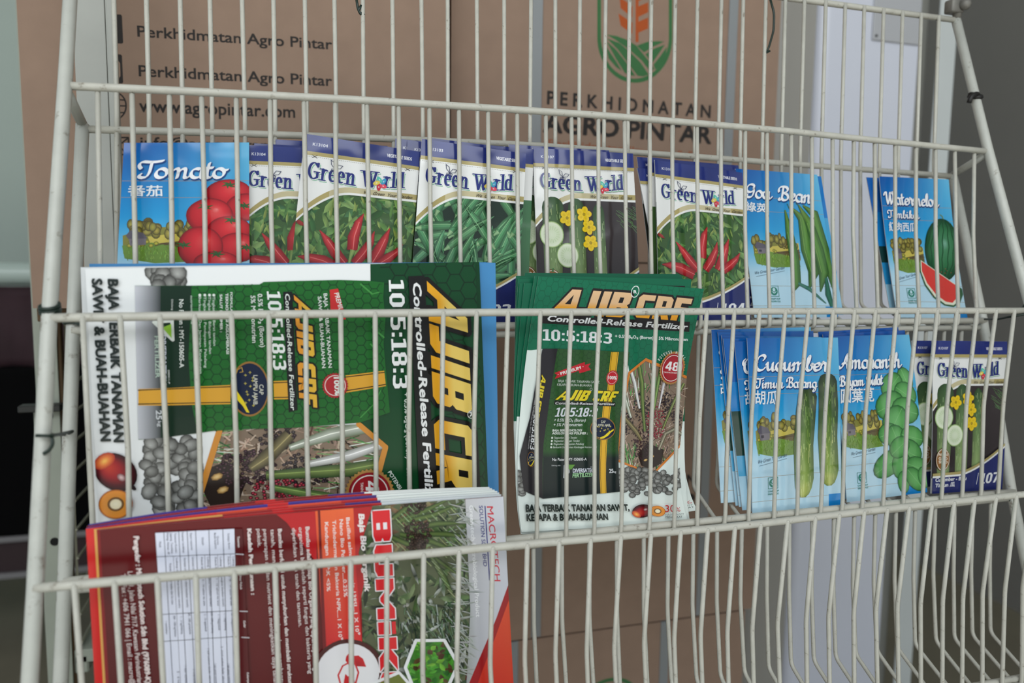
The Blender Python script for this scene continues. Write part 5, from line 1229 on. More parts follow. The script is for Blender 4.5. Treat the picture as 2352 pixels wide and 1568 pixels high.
def bumiku(S):
    cl, c2 = S.crop(0, 1080, 3.2125), S.crop(560, 1100, 3.35)
    S.grad(0, 0, 1, 1, lambda a, b: (98 - 22 * b + 10 * a, 18 - 4 * b, 22 - 4 * b), 6, 6)
    rg = random.Random(11)
    # palm garden picture
    ph = [(c2(985, 160)[0], 0), (c2(1700, 130)[0], 0), c2(1760, 1100), c2(1700, 1568), c2(1690, 1900), c2(960, 1900), c2(905, 1300), c2(880, 770), c2(850, 600)]
    S.clipto(None); S.poly(ph, (84, 92, 66)); S.clipto(hullr(ph)); z = S.z
    for i in range(420):
        x, y = rg.uniform(880, 1760), rg.uniform(140, 1850); S.z = z + DZ * (i % 60)
        up = y < 560
        pal = ((96, 74, 52), (62, 48, 36), (128, 102, 74), (150, 150, 110)) if up and 1080 < x < 1450 else ((56, 82, 50), (84, 112, 64), (40, 56, 38), (120, 140, 96), (176, 182, 174), (34, 46, 32))
        lens_leaf(S, c2(x, y), rg.uniform(5, 20), rg.uniform(1, 4), rg.uniform(0, 6.3), jit(rg, rg.choice(pal)), jit(rg, rg.choice(pal)))
    S.z = z + DZ * 61
    for path in ([(1180, 330), (1380, 250), (1620, 130)], [(1250, 320), (1450, 280), (1690, 170)], [(1300, 370), (1500, 340), (1720, 330)], [(1380, 420), (1560, 420), (1740, 440)], [(1200, 420), (1450, 480), (1740, 600)], [(1130, 440), (1400, 560), (1690, 760)], [(1420, 560), (1540, 760), (1640, 960)], [(1150, 300), (1280, 200), (1330, 130)]):
        S.taper([c2(*p) for p in path], [3.4, 4.2, .6], (96, 116, 62), (42, 60, 36))
        for k in range(9):
            t = k / 9; a = S.mm(c2(path[0][0] + (path[2][0] - path[0][0]) * t, path[0][1] + (path[2][1] - path[0][1]) * t + 20)); S.pen([a, (a[0] + 5, a[1] - 6)], .7, .4, 30, jit(rg, (120, 136, 96), 30))
    for c, r in (((1340, 410), .055), ((1320, 180), .04), ((1330, 520), .04)):
        z = S.z; u, v = c2(*c)
        for i in range(70):
            a, d = rg.uniform(0, 6.3), math.sqrt(rg.random()) * r; S.z = z + DZ * .4 * (i % 12); S.blob((u + d * .6 * math.cos(a), v + d * math.sin(a)), 1.2, 1.2, 0, [(0, jit(rg, (84, 66, 56))), (1, (22, 16, 16))], 6)
        S.z = z + DZ * 6
    z = S.z
    for i in range(150):
        x, y = rg.uniform(1180, 1680), rg.uniform(960, 1300); S.z = z + DZ * .4 * (i % 40)
        a = S.mm(c2(x, y)); S.pen([a, (a[0] + rg.uniform(-1, 4), a[1] - rg.uniform(3, 9))], .7, .4, 0, jit(rg, rg.choice(((44, 66, 44), (86, 112, 84), (150, 160, 154), (30, 44, 34))), 10))
    S.z = z + DZ * 18; S.clipto(None)
    # pale right margin, red corner
    fade = [(c2(1560, 130)[0], 0), (c2(1740, 130)[0], 0), c2(1840, 1000), c2(1780, 1568), c2(1740, 1900), c2(1600, 1900)]
    mg = [(c2(1700, 130)[0], 0), (1, 0), (1, 1), c2(1690, 1900), c2(1720, 1400), c2(1740, 1000)]
    S.poly(mg, [(190, 190, 194), (196, 199, 208), (186, 190, 202), (150, 154, 160), (150, 154, 152), (160, 164, 166)])
    z = S.z
    for i in range(70): x, y = rg.uniform(1640, 1780), rg.uniform(200, 1500); S.z = z + DZ * .3 * (i % 20); lens_leaf(S, c2(x, y), rg.uniform(8, 18), 1.0, rg.uniform(-1.2, .2), jit(rg, (150, 156, 148)), (176, 180, 180))
    S.z = z + DZ * 8
    S.poly([c2(2042, 780), c2(2400, 100), (1, 1), c2(1560, 2000), c2(1740, 1540), c2(1940, 1060)], (150, 26, 30))
    S.poly([c2(2046, 900), c2(2400, 300), (1, 1), c2(1640, 2000), c2(1850, 1420)], [(206, 74, 40), (206, 74, 40), (176, 30, 34), (176, 30, 34), (196, 52, 36)])
    S.text('MACROTECH', c2(1866, 206), c2(1925, 780), c2(1915, 206), (190, 46, 62), .012); S.pen([S.mm(c2(1852, 205)), S.mm(c2(1887, 770))], .8, .8, 0, (44, 48, 118)); S.text('SOLUTION SDN BHD', c2(1806, 200), c2(1840, 665), c2(1836, 200), (44, 48, 118), .012)
    S.text('Green-tech Microbiological Product', c2(1732, 198), c2(1786, 1055), c2(1764, 198), (222, 224, 226), .02)
    # orange and red columns
    S.poly([(c2(840, 200)[0], 0), (c2(985, 160)[0], 0), c2(880, 560), c2(930, 760), c2(880, 1000), c2(912, 1310), c2(860, 700)], (176, 30, 34))
    S.poly([(c2(250, 280)[0], 0), (c2(560, 230)[0], 0), c2(560, 640), c2(330, 330)], (186, 30, 36))
    S.poly([(c2(548, 240)[0], 0), (c2(840, 205)[0], 0), c2(862, 700), c2(912, 1310), c2(780, 1330), c2(665, 1420), c2(640, 1480), c2(600, 1100)], [(226, 96, 52), (232, 104, 58), (206, 46, 46), (206, 38, 44), (206, 40, 44), (200, 36, 42), (188, 32, 38), (196, 40, 42)])
    S.poly([(c2(568, 240)[0], 0), (c2(586, 240)[0], 0), c2(640, 1460), c2(612, 1480)], (110, 22, 26))
    w = (232, 226, 224)
    for x, y, x1, y1, t in ((785, 292, 872, 1190, 'Bacillus salmalaya strain 139SI...1 X 10⁹'), (734, 306, 782, 900, 'Nano Bio Polimer....0.25%'), (680, 314, 742, 1232, 'Trichoderma dan Bakteria NPK....1 X 10⁹'), (622, 328, 650, 856, 'Kandungan N:P:K <5%')):
        S.text(t, c2(x, y), c2(x1 - 12, y1), c2(x + 28, y - 2), w, .02)
    S.blob(c2(800, 1480), 24, 24, 0, [(0, (96, 40, 34)), (1, (70, 26, 26))], 32); S.blob(c2(800, 1480), 21, 21, 0, [(0, (228, 228, 230)), (1, (224, 224, 228))], 32)
    lens_leaf(S, c2(812, 1370), 10, 5, 1.4, (196, 36, 42)); lens_leaf(S, c2(880, 1395), 13, 7, -.7, (196, 36, 42)); S.pen([S.mm(c2(*p)) for p in [(815, 1400), (760, 1430), (725, 1500), (740, 1560)]], 1.2, 1, 0, (196, 36, 42)); S.poly([c2(*p) for p in [(780, 1490), (800, 1510), (830, 1500), (850, 1540), (870, 1620), (760, 1640), (770, 1540)]], (196, 36, 42)); S.pen([S.mm(c2(*p)) for p in [(850, 1400), (880, 1480), (860, 1560)]], 1.2, 1, 0, (196, 36, 42))
    # name
    S.text('Baja Bio Organik', c2(882, 266), c2(930, 858), c2(926, 268), w, .04)
    S.block('BUMiKU', c2(985, 232), c2(1062, 1730), c2(1120, 222), (214, 36, 44), (228, 226, 230), .07, hole=(228, 226, 230))
    hx = [c2(*p) for p in [(1322, 1232), (1540, 1232), (1645, 1418), (1545, 1640), (1320, 1640), (1240, 1440)]]
    S.poly(hx, (60, 118, 40)); S.clipto(hx); z = S.z
    for i in range(130): S.z = z + DZ * .5 * (i % 60); lens_leaf(S, c2(rg.uniform(1240, 1640), rg.uniform(1230, 1650)), rg.uniform(4, 8), rg.uniform(2, 4), rg.uniform(0, 6.3), jit(rg, rg.choice(((70, 150, 44), (44, 104, 36), (110, 176, 60), (84, 60, 40))), 16))
    S.z = z + DZ * 31; S.clipto(None); S.pen([S.mm(q) for q in hx + [hx[0]]], 2.2, 2.2, 0, (226, 228, 230))
    S.pen([S.mm(c2(*p)) for p in [(1000, 1560), (1190, 1480), (1270, 1568), (1250, 1700)]], 2.2, 2.2, 0, (226, 228, 230)); S.poly([c2(1020, 1568), c2(1190, 1492), c2(1255, 1568), c2(1240, 1700), c2(1020, 1700)], (110, 120, 56))
    # small print
    for x, y, x1, y1, t, b in ((474, 362, 548, 1510, 'Bumiku adalah Baja Bio Organik yang diperkaya dengan', .02), (422, 366, 506, 1488, 'organisma berfaedah seperti fungus dan bakteria yang', .0), (370, 372, 430, 1130, 'diperlukan oleh tanah dan tanaman.', 0), (262, 378, 352, 1570, 'Bumiku berfungsi untuk menyuburkan dan membaiki struktur', .02), (206, 380, 290, 1570, 'tanah, menggalakkan pertumbuhan akar, membantu', 0), (150, 380, 240, 1570, 'penyerapan air dan nutrient dan meningkatkan daya tahan', 0), (100, 378, 116, 516, 'pokok.', 0), (28, 378, 66, 880, 'Kaedah Penggunaan :', .045)):
        S.text(t, c2(x, y), c2(x1 - 8, y1), c2(x + 30, y - 2), (226, 214, 212), .012 + b)
    for x, y, x1, y1, t, b in ((990, 482, 1085, 1560, 'Pengedar : Macrotech Solution Sdn Bhd (976089-K)', .035), (945, 740, 1025, 1570, 'Lot 81, Jalan Nilai 7/17, Kawasan Perindustrian', 0), (892, 756, 970, 1570, 'Tel/Fax : +606 7941 066 | Email : macro@', 0)):
        S.text(t, cl(x, y), cl(x1 - 6, y1), cl(x + 38, y - 2), (228, 214, 212), .012 + b)
    S.poly([cl(1148, 455), cl(1730, 425), cl(1765, 1750), cl(1235, 1750)], (218, 222, 238))
    S.poly([cl(1732, 424), cl(1788, 424), cl(1850, 1750), cl(1768, 1750)], (84, 20, 24))
    dk = (40, 42, 60)
    for q in ([(1162, 630), (1742, 608)], [(1195, 1055), (1748, 1025)], [(1214, 1252), (1752, 1215)], [(1212, 448), (1290, 1750)], [(1320, 440), (1390, 1750)], [(1382, 436), (1450, 1750)], [(1445, 434), (1500, 1750)], [(1542, 430), (1590, 1750)], [(1645, 428), (1690, 1750)]): S.pen([S.mm(cl(*p)) for p in q], .45, .45, 0, dk)
    for q in ([(1282, 630), (1345, 1750)], [(1512, 618), (1560, 1750)], [(1606, 614), (1650, 1750)], [(1702, 612), (1730, 1750)]): S.pen([S.mm(cl(*p)) for p in q], .25, .25, 0, dk)
    for q in ([(1742, 610), (1797, 612)], [(1772, 1030), (1826, 1032)], [(1785, 1222), (1838, 1224)]): S.pen([S.mm(cl(*p)) for p in q], .6, .6, 0, (214, 214, 220))
    for x, y, y1, t in ((1680, 460, 575, 'Kelapa Sawit'), (1600, 480, 540, 'Durian'), (1580, 455, 570, 'Buah-buahan'), (1490, 488, 545, 'Getah'), (1404, 455, 580, 'Sayur-sayuran'), (1342, 445, 600, 'Tanaman Landskap'), (1288, 455, 600, 'Tanaman Kontan'), (1258, 455, 610, 'Jagung, Tembikai,'), (1232, 455, 612, 'Pisang, Nanas, dll'), (1176, 520, 560, 'Padi'),
                        (1716, 630, 760, 'Lubang tanam'), (1680, 630, 990, 'Pokok berumur 10 - 15 tahun ke atas'), (1622, 630, 995, 'Lubang tanam (engkut keadaan tanah)'), (1584, 632, 990, 'Pokok berusia 1 - 15 tahun ke atas'), (1530, 632, 995, 'Lubang tanam (ikut keadaan tanah)'), (1484, 634, 990, 'Pokok berumur 2 - 15 tahun ke atas'), (1418, 632, 1000, 'Semasa menanam (ikut keadaan tanah)'), (1358, 636, 1000, 'Semasa menanam (ikut keadaan tanah)'), (1300, 640, 1005, 'Lubang tanam (ikut keadaan tanah)'), (1252, 680, 980, 'Pokok berumur bulan dan ke atas'), (1178, 770, 925, 'Semasa menanam'),
                        (1706, 1045, 1180, '10 - 15kg/pokok'), (1654, 1050, 1170, '1 - 3kg/lubang'), (1606, 1055, 1170, '1 - 15kg/pokok'), (1556, 1035, 1190, '250 - 500 gm/lubang'), (1508, 1050, 1180, '2 - 15 kg/pokok'), (1390, 1045, 1200, '50 - 500 gm/pokok'), (1332, 1070, 1195, '1 - 3 kg/lubang'), (1282, 1060, 1220, '250 - 500 kg/hektar'), (1222, 1105, 1200, '1 tan/hektar'),
                        (1722, 1310, 1570, '1 kali setahun (kadar taburan'), (1680, 1415, 1570, '1 kali semasa menanam'), (1630, 1285, 1570, '2 - 4 kali setahun (kadar taburan'), (1582, 1415, 1570, '1 kali semasa menanam'), (1532, 1305, 1570, '1 kali setahun (kadar taburan'), (1424, 1455, 1570, '3 - 6 kali setahun'), (1362, 1430, 1570, '1 kali semasa'), (1310, 1470, 1570, '2 - 6 kali')):
        sl = (y1 - y) * .06; S.text(t, cl(x, y), cl(x + sl, y1), cl(x + 15, y - 1), dk)
    for x, y, y1, t in ((1752, 478, 560, 'Tanaman'), (1768, 760, 870, 'Umur Pokok'), (1796, 1100, 1150, 'Kadar'), (1822, 1480, 1570, 'Kekerapan')): S.text(t, cl(x, y), cl(x + 5, y1), cl(x + 16, y), (220, 210, 210), .03)
def hullr(q):
    return q_hull(q)
def q_hull(q): return hull(q)

# ---------------------------------------------------------------- hanging everything in the rack
ORD = ['front', 'second', 'third', 'fourth', 'fifth', 'sixth', 'seventh', 'eighth', 'ninth', 'tenth']
def curl(a, b=0.0): return lambda u, v: a * (4 * v * (1 - v)) + b * (4 * u * (1 - u))

# top tier -------------------------------------------------------
G1 = 'seed packets on the top tier'
T = {}
def pk(key, tl, tr, br, bl, yt, yb, bulge=None):
    T[key] = Sheet([[tl, tr], [bl, br]], [yt, yb], bulge); return T[key]
pk('tomato', (285, 328), (572, 327), (574, 746), (262, 746), .0090, -.0020, curl(.0010))
pk('b', (560, 333), (806, 345), (792, 746), (540, 746), .0150, .0065, curl(.0006))
pk('b2', (584, 329), (838, 343), (826, 744), (566, 744), .0185, .0092)
pk('b3', (633, 320), (890, 335), (878, 742), (620, 742), .0215, .0120)
pk('c', (700, 307), (965, 349), (932, 747), (655, 744), .0105, .0012, curl(.0010))
pk('d1', (908, 318), (1150, 342), (1135, 744), (885, 744), .0265, .0100)
pk('d2', (936, 322), (1150, 345), (1140, 744), (915, 744), .0240, .0075)
pk('e', (969, 319), (1208, 353), (1184, 748), (936, 748), .0055, -.0030, curl(.0014))
pk('e2', (985, 316), (1156, 338), (1168, 745), (960, 745), .0120, .0018)
pk('e3', (1010, 322), (1226, 343), (1210, 744), (985, 744), .0160, .0045)
pk('f', (1168, 332), (1398, 346), (1416, 745), (1180, 745), .0250, .0085)
pk('g', (1223, 340), (1453, 353), (1470, 747), (1236, 748), .0200, .0025, curl(.002))
pk('h2', (1463, 360), (1696, 380), (1740, 742), (1510, 744), .0290, .0160)
pk('h', (1463, 386), (1692, 402), (1760, 744), (1532, 746), .0262, .0125, curl(.001))
pk('i3', (1488, 360), (1682, 384), (1700, 744), (1494, 744), .0225, .0085)
pk('i2', (1496, 364), (1690, 390), (1712, 745), (1502, 746), .0195, .0050)
pk('i', (1503, 367), (1704, 397), (1723, 749), (1512, 747), .0150, -.0020, curl(.0016))
pk('j2', (1708, 392), (1886, 405), (1938, 728), (1748, 738), .0235, .0080)
pk('j', (1689, 387), (1877, 401), (1927, 741), (1735, 746), .0205, .0035, curl(.0012))
pk('k2', (1990, 407), (2152, 414), (2196, 738), (2049, 738), .0250, .0080)
pk('k', (2020, 405), (2179, 412), (2223, 735), (2062, 729), .0180, .0000, curl(-.0022))
# middle tier packets
pk('n1', (1634, 757), (1862, 751), (1876, 1140), (1656, 1155), -.0300, -.0410)
pk('n2', (1649, 763), (1868, 760), (1885, 1148), (1690, 1161), -.0325, -.0430)
pk('n3', (1657, 770), (1887, 774), (1898, 1152), (1698, 1164), -.0350, -.0450)
pk('n4', (1661, 777), (1880, 778), (1912, 1156), (1706, 1177), -.0375, -.0470)
pk('n5', (1687, 784), (1902, 780), (1920, 1158), (1724, 1177), -.0405, -.0492)
pk('cu', (1716, 776), (1924.5, 775), (1931, 1160), (1728, 1181), -.0440, -.0525, curl(.0015))
pk('m1', (1879, 762), (2063, 751), (2106, 1118), (1922, 1140), -.0300, -.0420)
pk('m2', (1890, 768), (2078, 758), (2118, 1124), (1932, 1150), -.0330, -.0450)
pk('am', (1908, 772), (2088, 768), (2130, 1130), (1946, 1160), -.0365, -.0485, curl(.0016))
pk('q2', (2094, 782), (2262, 783), (2262, 1122), (2100, 1130), -.0265, -.0390)
pk('q', (2141, 782), (2312, 784), (2299, 1122), (2138, 1133), -.0400, -.0495, curl(.0014))

REF = {'chili': T['c'].crop(680, 300, 4.9), 'cucumber': T['g'].crop(1200, 320, 4.9), 'bottom': T['q'].crop(1600, 640, 2.613)}
PKE = dict(thick=.8, edge=(210, 214, 220), back=(214, 216, 218))
def gw(key, kind, code, num, label, lines=('', ''), seed=1, group=G1):
    green_world(T[key], kind, code, num, REF, lines, seed); T[key].hang('seed_packet', label, 'seed packet', group, FOIL, **PKE)
def gw_back(key, label, group=G1, kind='chili', code='K13104'):
    S = T[key]; g = {'chili': (70, 100, 56), 'okra': (70, 116, 80), 'cucumber': (40, 44, 38)}[kind]
    front_only(S, [(0, .088, NAVY), (.088, .108, GOLD), (.108, .3, PAPER), (.3, .88, g), (.88, .9, GOLD), (.9, 1, (38, 46, 104))])
    S.text(code, (.075, .056), (.2, .056), (.075, .04), (214, 216, 226), .02)
    S.strokes(ROMAN, 'Green', (.055, .232), (.465, .243), (.055, .141), (34, 46, 120), .165, .075, 0)
    S.hang('seed_packet', label, 'seed packet', group, FOIL, **PKE)

kt = T['tomato'].crop(0, 0, 2.45)
blue_packet(T['tomato'], 'Tomato', '', '番茄', 'tomato', kt, dict(lines=[T['tomato'].px(400, 415)[1], T['tomato'].px(400, 453)[1], .74, .88], vig=(.04, .41, .62, .66),
    tag=((.1, .72), (.5, .7)), mark=(.25, .85), script=[('Tomato', kt(765, 1000), kt(1265, 1000), kt(790, 905), .2)], cjk=(kt(722, 1098), kt(915, 1098), kt(722, 1052))), 3)
T['tomato'].hang('seed_packet', 'blue tomato seed packet with red tomatoes, top tier beside the grey upright', 'seed packet', G1, FOIL, **PKE)
gw('b', 'chili', 'K13104', '104', 'white and navy chili seed packet half hidden behind the tomato packet', seed=4)
gw_back('b2', 'navy edge of the seed packet just behind the half hidden chili packet')
gw_back('b3', 'navy edge of the tallest seed packet behind the half hidden chili packet')
gw('c', 'chili', 'K13104', '104', 'large tilted white and navy chili seed packet between the half hidden chili and okra packets', seed=7)
gw_back('d1', 'navy corner of a seed packet furthest behind, between the tilted chili and okra packets', code='K13103')
gw_back('d2', 'navy corner of a seed packet marked K13103, tucked left of the okra packet', code='K13103')
gw('e', 'okra', 'K13103', '103', 'white and navy okra seed packet full of green pods on the top tier', seed=9)
gw_back('e2', 'navy top edge of the packet directly behind the okra packet', kind='okra')
gw_back('e3', 'navy top edge of the second packet behind the okra packet', kind='okra')
gw('f', 'cucumber', 'K13107', '107', 'strip of a cucumber seed packet showing between the okra packet and the full cucumber packet', seed=12)
gw('g', 'cucumber', 'K13107', '107', 'white and navy cucumber seed packet with yellow flowers on the top tier', ('Cucumber - Batu', 'Timun 瓜'), seed=14)
gw_back('h2', 'taller navy packet at the very back, left of the second full chili packet', kind='cucumber', code='K13107')
gw('h', 'cucumber', 'K13107', '107', 'slanting cucumber seed packet mostly hidden by the chili packet left of the goa bean packet', seed=16)
gw_back('i3', 'navy edge furthest back behind the chili packet beside the goa bean packet')
gw_back('i2', 'navy edge directly behind the chili packet beside the goa bean packet')
gw('i', 'chili', 'K13104', '104', 'white and navy chili seed packet overlapping the goa bean packet', seed=18)
kg = T['j'].crop(1680, 370, 3.92)
front_only(T['j2'], [(0, .3, (30, 120, 196)), (.3, .7, (70, 160, 210)), (.7, 1, (150, 200, 226))])
T['j2'].hang('seed_packet', 'blue seed packet just peeking out behind the goa bean packet', 'seed packet', G1, FOIL, **PKE)
gl = lambda y: T['j'].px(1800, y)[1]
blue_packet(T['j'], 'Goa Bean', '', '綠莢', 'goa', kg, dict(lines=[.185, .28, .785, .92], vig=(.09, .42, .62, .66), tag=(kg(205, 1022), kg(475, 972)), mark=kg(382, 1170),
    script=[('Goa', kg(112, 322), kg(345, 340), kg(122, 205), .2), ('Bean', kg(412, 348), kg(715, 378), kg(420, 225), .2)], cjk=(kg(122, 440), kg(320, 462), kg(122, 375))), 5)
T['j'].hang('seed_packet', 'blue goa bean seed packet with long green pods on the top tier', 'seed packet', G1, FOIL, **PKE)
kw = T['k'].crop(1960, 380, 3.92)
front_only(T['k2'], [(0, .25, (16, 92, 172)), (.25, .5, (20, 120, 190)), (.5, .62, (24, 60, 60)), (.62, .78, (40, 140, 196)), (.78, 1, (150, 196, 220))])
T['k2'].hang('seed_packet', 'darker blue seed packet fanned out behind the watermelon packet', 'seed packet', G1, FOIL, **PKE)
blue_packet(T['k'], 'Watermelon', 'Tembikai', '紅肉西瓜', 'watermelon', kw, dict(lines=[.205, .30, .77, .885], vig=(.07, .42, .5, .68), tag=(kw(375, 1040), kw(570, 985)), mark=kw(520, 1150),
    script=[('Watermelon', kw(285, 345), kw(765, 372), kw(272, 235), .17), ('Tembikai', kw(305, 470), kw(590, 480), kw(300, 400), .17)], cjk=(kw(318, 585), kw(560, 592), kw(312, 520))), 6)
T['k'].hang('seed_packet', 'blue watermelon seed packet with a red slice, right end of the top tier', 'seed packet', G1, FOIL, **PKE)

# middle tier -----------------------------------------------------
G2 = 'blue cucumber packets fanned in one stack'
k7 = T['cu'].crop(1600, 640, 2.613)
CUL = dict(lines=[.218, .318, .79, .93], vig=(.06, .42, .56, .68), tag=(k7(365, 1112), k7(540, 1066)), mark=k7(458, 1225),
    script=[('Cucumber', k7(345, 550), k7(780, 552), k7(352, 458), .2), ('Timun', k7(350, 655), k7(520, 655), k7(352, 595), .19), ('Batang', k7(535, 652), k7(718, 652), k7(537, 592), .19)], cjk=(k7(348, 745), k7(482, 745), k7(348, 682)))
for i, kk in enumerate(('n1', 'n2', 'n3', 'n4', 'n5', 'cu')):
    n = 5 - i
    if kk == 'cu' or kk in ('n3', 'n5', 'n1'): blue_packet(T[kk], 'Cucumber', 'Timun Batang', '胡瓜', 'cucumber', k7, CUL, 8)
    else: front_only(T[kk], [(0, .25, (14, 92, 172)), (.25, .42, (20, 124, 196)), (.42, .68, (34, 66, 58)), (.68, .8, (80, 166, 210)), (.8, 1, (166, 206, 228))])
    lab = 'blue cucumber seed packet in full view at the front of its fanned stack' if n == 0 else 'blue cucumber seed packet, %s from the front of its fanned stack' % ORD[n]
    T[kk].hang('seed_packet', lab, 'seed packet', G2, FOIL, **PKE)
ka = T['am'].crop(1600, 640, 2.613)
for kk, lab in (('m1', 'blue packet at the back of the amaranth stack'), ('m2', 'blue packet directly behind the front amaranth packet')):
    front_only(T[kk], [(0, .2, (14, 84, 170)), (.2, .6, (30, 130, 200)), (.6, 1, (160, 204, 228))]); T[kk].hang('seed_packet', lab, 'seed packet', 'amaranth packets on the middle tier', FOIL, **PKE)
blue_packet(T['am'], 'Amaranth', 'Bayam Bulat', '圓葉莧', 'amaranth', ka, dict(lines=[.235, .33, .78, .92], vig=(.04, .45, .5, .69), tag=(ka(925, 1062), ka(1070, 1030)), mark=(.2, .86), corner=[(.72, .885, 1)],
    script=[('Amaranth', ka(850, 540), ka(1222, 530), ka(850, 452), .2), ('Bayam', ka(852, 645), ka(1000, 640), ka(852, 585), .19), ('Bulat', ka(1015, 640), ka(1112, 632), ka(1015, 578), .19)], cjk=(ka(862, 738), ka(1060, 728), ka(862, 672))), 9)
T['am'].hang('seed_packet', 'blue amaranth seed packet with round green leaves on the middle tier', 'seed packet', 'amaranth packets on the middle tier', FOIL, **PKE)
gw('q2', 'cucumber', 'K13107', '107', 'cucumber seed packet half hidden behind the rightmost packet of the middle tier', seed=22, group='cucumber packets at the right end of the middle tier')
gw('q', 'cucumber', 'K13107', '107', 'white and navy cucumber seed packet numbered 107 at the right end of the middle tier', ('Cucumber - Batu', 'Timun 瓜'), 23, 'cucumber packets at the right end of the middle tier')

# the landscape posters
G3 = 'large green and white posters lying sideways'
for i in range(4):
    o = 4 - i
    S = Sheet([[(205 + 6 * i, 608.5 - .7 * o), (1138 - 8 * (3 - i) * .9, 602 + .4 * i)], [(236, 1306), (1147 - 7 * (3 - i), 1248)]], [-.0275 - .0008 * i, -.0440 - .0007 * i])
    S.box(0, 0, 1, 1, (72, 138, 192))
    S.hang('leaflet', 'blue backed sheet behind the sideways green posters, %s from the rear' % ['rearmost', 'second', 'third', 'fourth'][i] if i else 'rearmost blue backed sheet behind the sideways green posters', 'leaflet', 'blue backed sheets behind the sideways posters', GLOSS)
for i in range(5):
    n = 5 - i
    S = Sheet([[(185 + 2.2 * i, 613.5 + .6 * i), (1101 - 2 * i, 601.5 + .2 * i)], [(210 + 4 * i, 1309), (1126 - 1.5 * i, 1249)]], [-.0330 - .0008 * i, -.0480 - .0006 * i])
    S.box(0, 0, .74, 1, (232, 235, 236)); S.box(.74, 0, 1, 1, (10, 66, 34))
    S.hang('leaflet', 'green and white poster lying sideways, %s from the front of its stack' % ORD[n], 'leaflet', G3, GLOSS)
PL = Sheet([[(196, 617), (1091, 602.5)], [(236, 1310), (1120, 1250)]], [-.0400, -.0525], lambda u, v: .0022 * np.sin(3.14 * v) - .0015 * np.sin(6.28 * u))
ajib_poster(PL)
PL.hang('leaflet', 'large green and white fertilizer poster lying sideways, front of its stack on the middle tier', 'leaflet', G3, GLOSS, cu=8, cv=6)

# the portrait leaflets
G4 = 'portrait green and white leaflets in one stack'
PP = Sheet([[(1237, 634.5), (1617, 663)], [(1192, 985), (1562, 990)], [(1198, 1222), (1581, 1204)]], [-.0400, -.0500, -.0545])
offs = [((1228, 633), (1588, 641), (1186, 975), (1572, 985), (1196, 1226), (1584, 1208)), ((1204, 650), (1570, 650), (1182, 985), (1560, 985), (1200, 1230), (1572, 1190)), ((1194, 650), (1566, 648), (1180, 985), (1562, 985), (1204, 1231), (1601, 1172)),
        ((1190, 640), (1568, 640), (1182, 980), (1562, 980), (1208, 1226), (1580, 1188)), ((1187, 636), (1567, 637), (1184, 980), (1560, 978), (1210, 1220), (1576, 1186)), ((1185, 633), (1566, 634), (1186, 980), (1560, 975), (1212, 1216), (1574, 1182)), ((1205, 629), (1563, 631), (1190, 975), (1562, 972), (1212, 1210), (1570, 1180)), ((1206, 626.5), (1560, 629), (1192, 970), (1562, 970), (1214, 1205), (1568, 1176))]
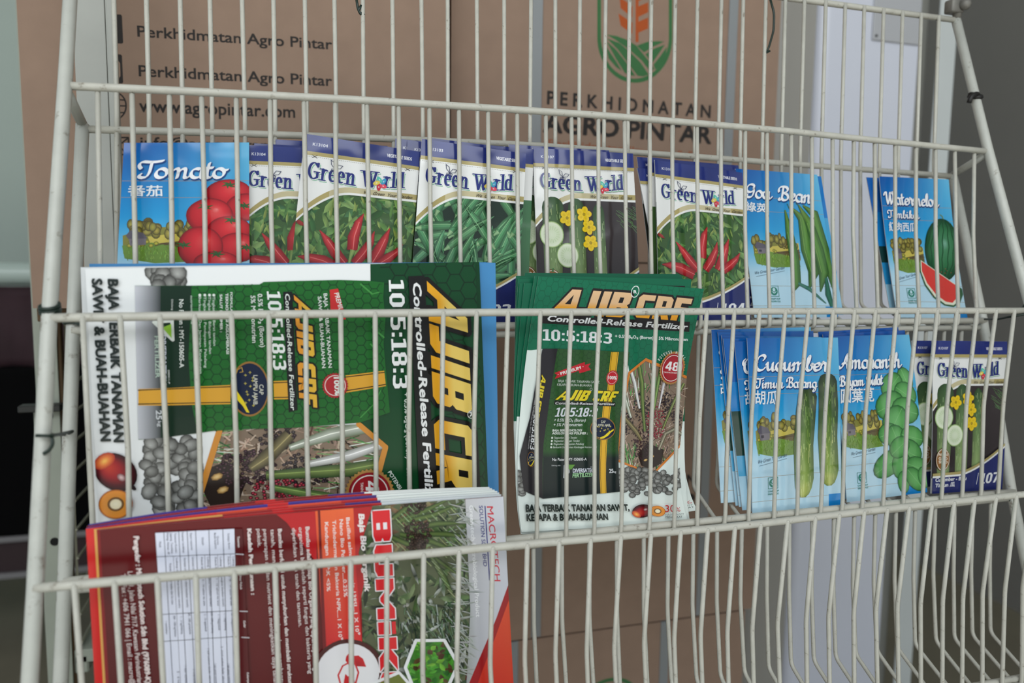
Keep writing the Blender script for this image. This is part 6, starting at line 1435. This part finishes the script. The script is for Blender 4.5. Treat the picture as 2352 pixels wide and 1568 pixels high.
for i, q in list(enumerate(offs))[::-1]:
    dy = .0016 * (i + 1)
    S = Sheet([[q[0], q[1]], [q[2], q[3]], [q[4], q[5]]], [-.0400 + dy * 1.25, -.0500 + dy, -.0545 + dy])
    S.box(0, 0, 1, 1, (224, 234, 230)); S.box(0, 0, 1, .47, (18, 98, 70)); S.box(.02, .9, .4, .93, (40, 50, 46))
    if i == 0: S.box(.78, .02, .96, .05, (34, 30, 30))
    if i == 2: S.text('%', (.93, .935), (.99, .935), (.93, .91), (190, 52, 58)); S.text('SAWIT', (.9, .955), (.99, .955), (.9, .942), (90, 96, 100)); S.text('MENINGKAT', (.82, .975), (.99, .975), (.82, .96), (70, 80, 84))
    S.hang('leaflet', 'portrait green and white leaflet, %s from the front of its stack' % ORD[i + 1], 'leaflet', G4, GLOSS, edge=(196, 216, 208), cu=2, cv=8)
ajib_portrait(PP, PP)
PP.hang('leaflet', 'upright green and white fertilizer leaflet with palm picture, front of its stack', 'leaflet', G4, GLOSS, edge=(210, 224, 218), cu=2, cv=14)

# bottom tier ------------------------------------------------------
G5 = 'red leaflets lying sideways on the bottom tier'
backs = [((203, 1204), (660, 1143), (1124, 1118), (60, 50, 140), (122, 30, 34), (228, 232, 230)), ((200, 1208), (680, 1146), (1130, 1121), (150, 30, 34), (150, 30, 34), (224, 228, 226)), ((199, 1211), (690, 1150), (1136, 1124), (74, 46, 130), (60, 48, 138), (220, 226, 224)),
         ((197, 1214), (690, 1157), (1142, 1127), (204, 44, 46), (206, 70, 46), (216, 222, 220)), ((216, 1215), (700, 1163), (1147, 1131), (222, 168, 90), (150, 32, 36), (206, 212, 214)), ((222, 1216), (702, 1168), (1151, 1135), (140, 28, 34), (170, 32, 36), (200, 206, 210))]
for i, (a, m, b, c0, c1, c2) in enumerate(backs):
    n = 6 - i; dy = .0014 * n
    S = Sheet([[a, m, b], [(a[0] + 34, 1800), (m[0] + 20, 1768), (b[0] + 33, 1740)]], [-.0930 + dy, -.1010 + dy * .8])
    S.box(0, 0, .3, 1, c0); S.box(.3, 0, .68, 1, c1); S.box(.68, 0, 1, 1, c2); S.box(.42, 0, .47, 1, (196, 36, 40)); S.box(.6, 0, .69, 1, (176, 34, 38) if i % 2 else (70, 46, 120))
    S.box(0, 0, .035 if i != 4 else .006, 1, (214, 46, 44) if i == 3 else c0)
    S.hang('leaflet', 'red and purple edged leaflet lying sideways, %s from the front of the bottom stack' % ORD[n], 'leaflet', G5, GLOSS, edge=(196, 190, 190), cu=12, cv=3)
PB = Sheet([[(229, 1217), (690, 1175), (1155, 1139)], [(264, 1800), (722, 1768), (1188, 1740)]], [-.0930, -.1010])
bumiku(PB)
PB.hang('leaflet', 'red and green fertilizer leaflet with white table lying sideways, front of the bottom stack', 'leaflet', G5, GLOSS, edge=(210, 206, 206), cu=12, cv=3)
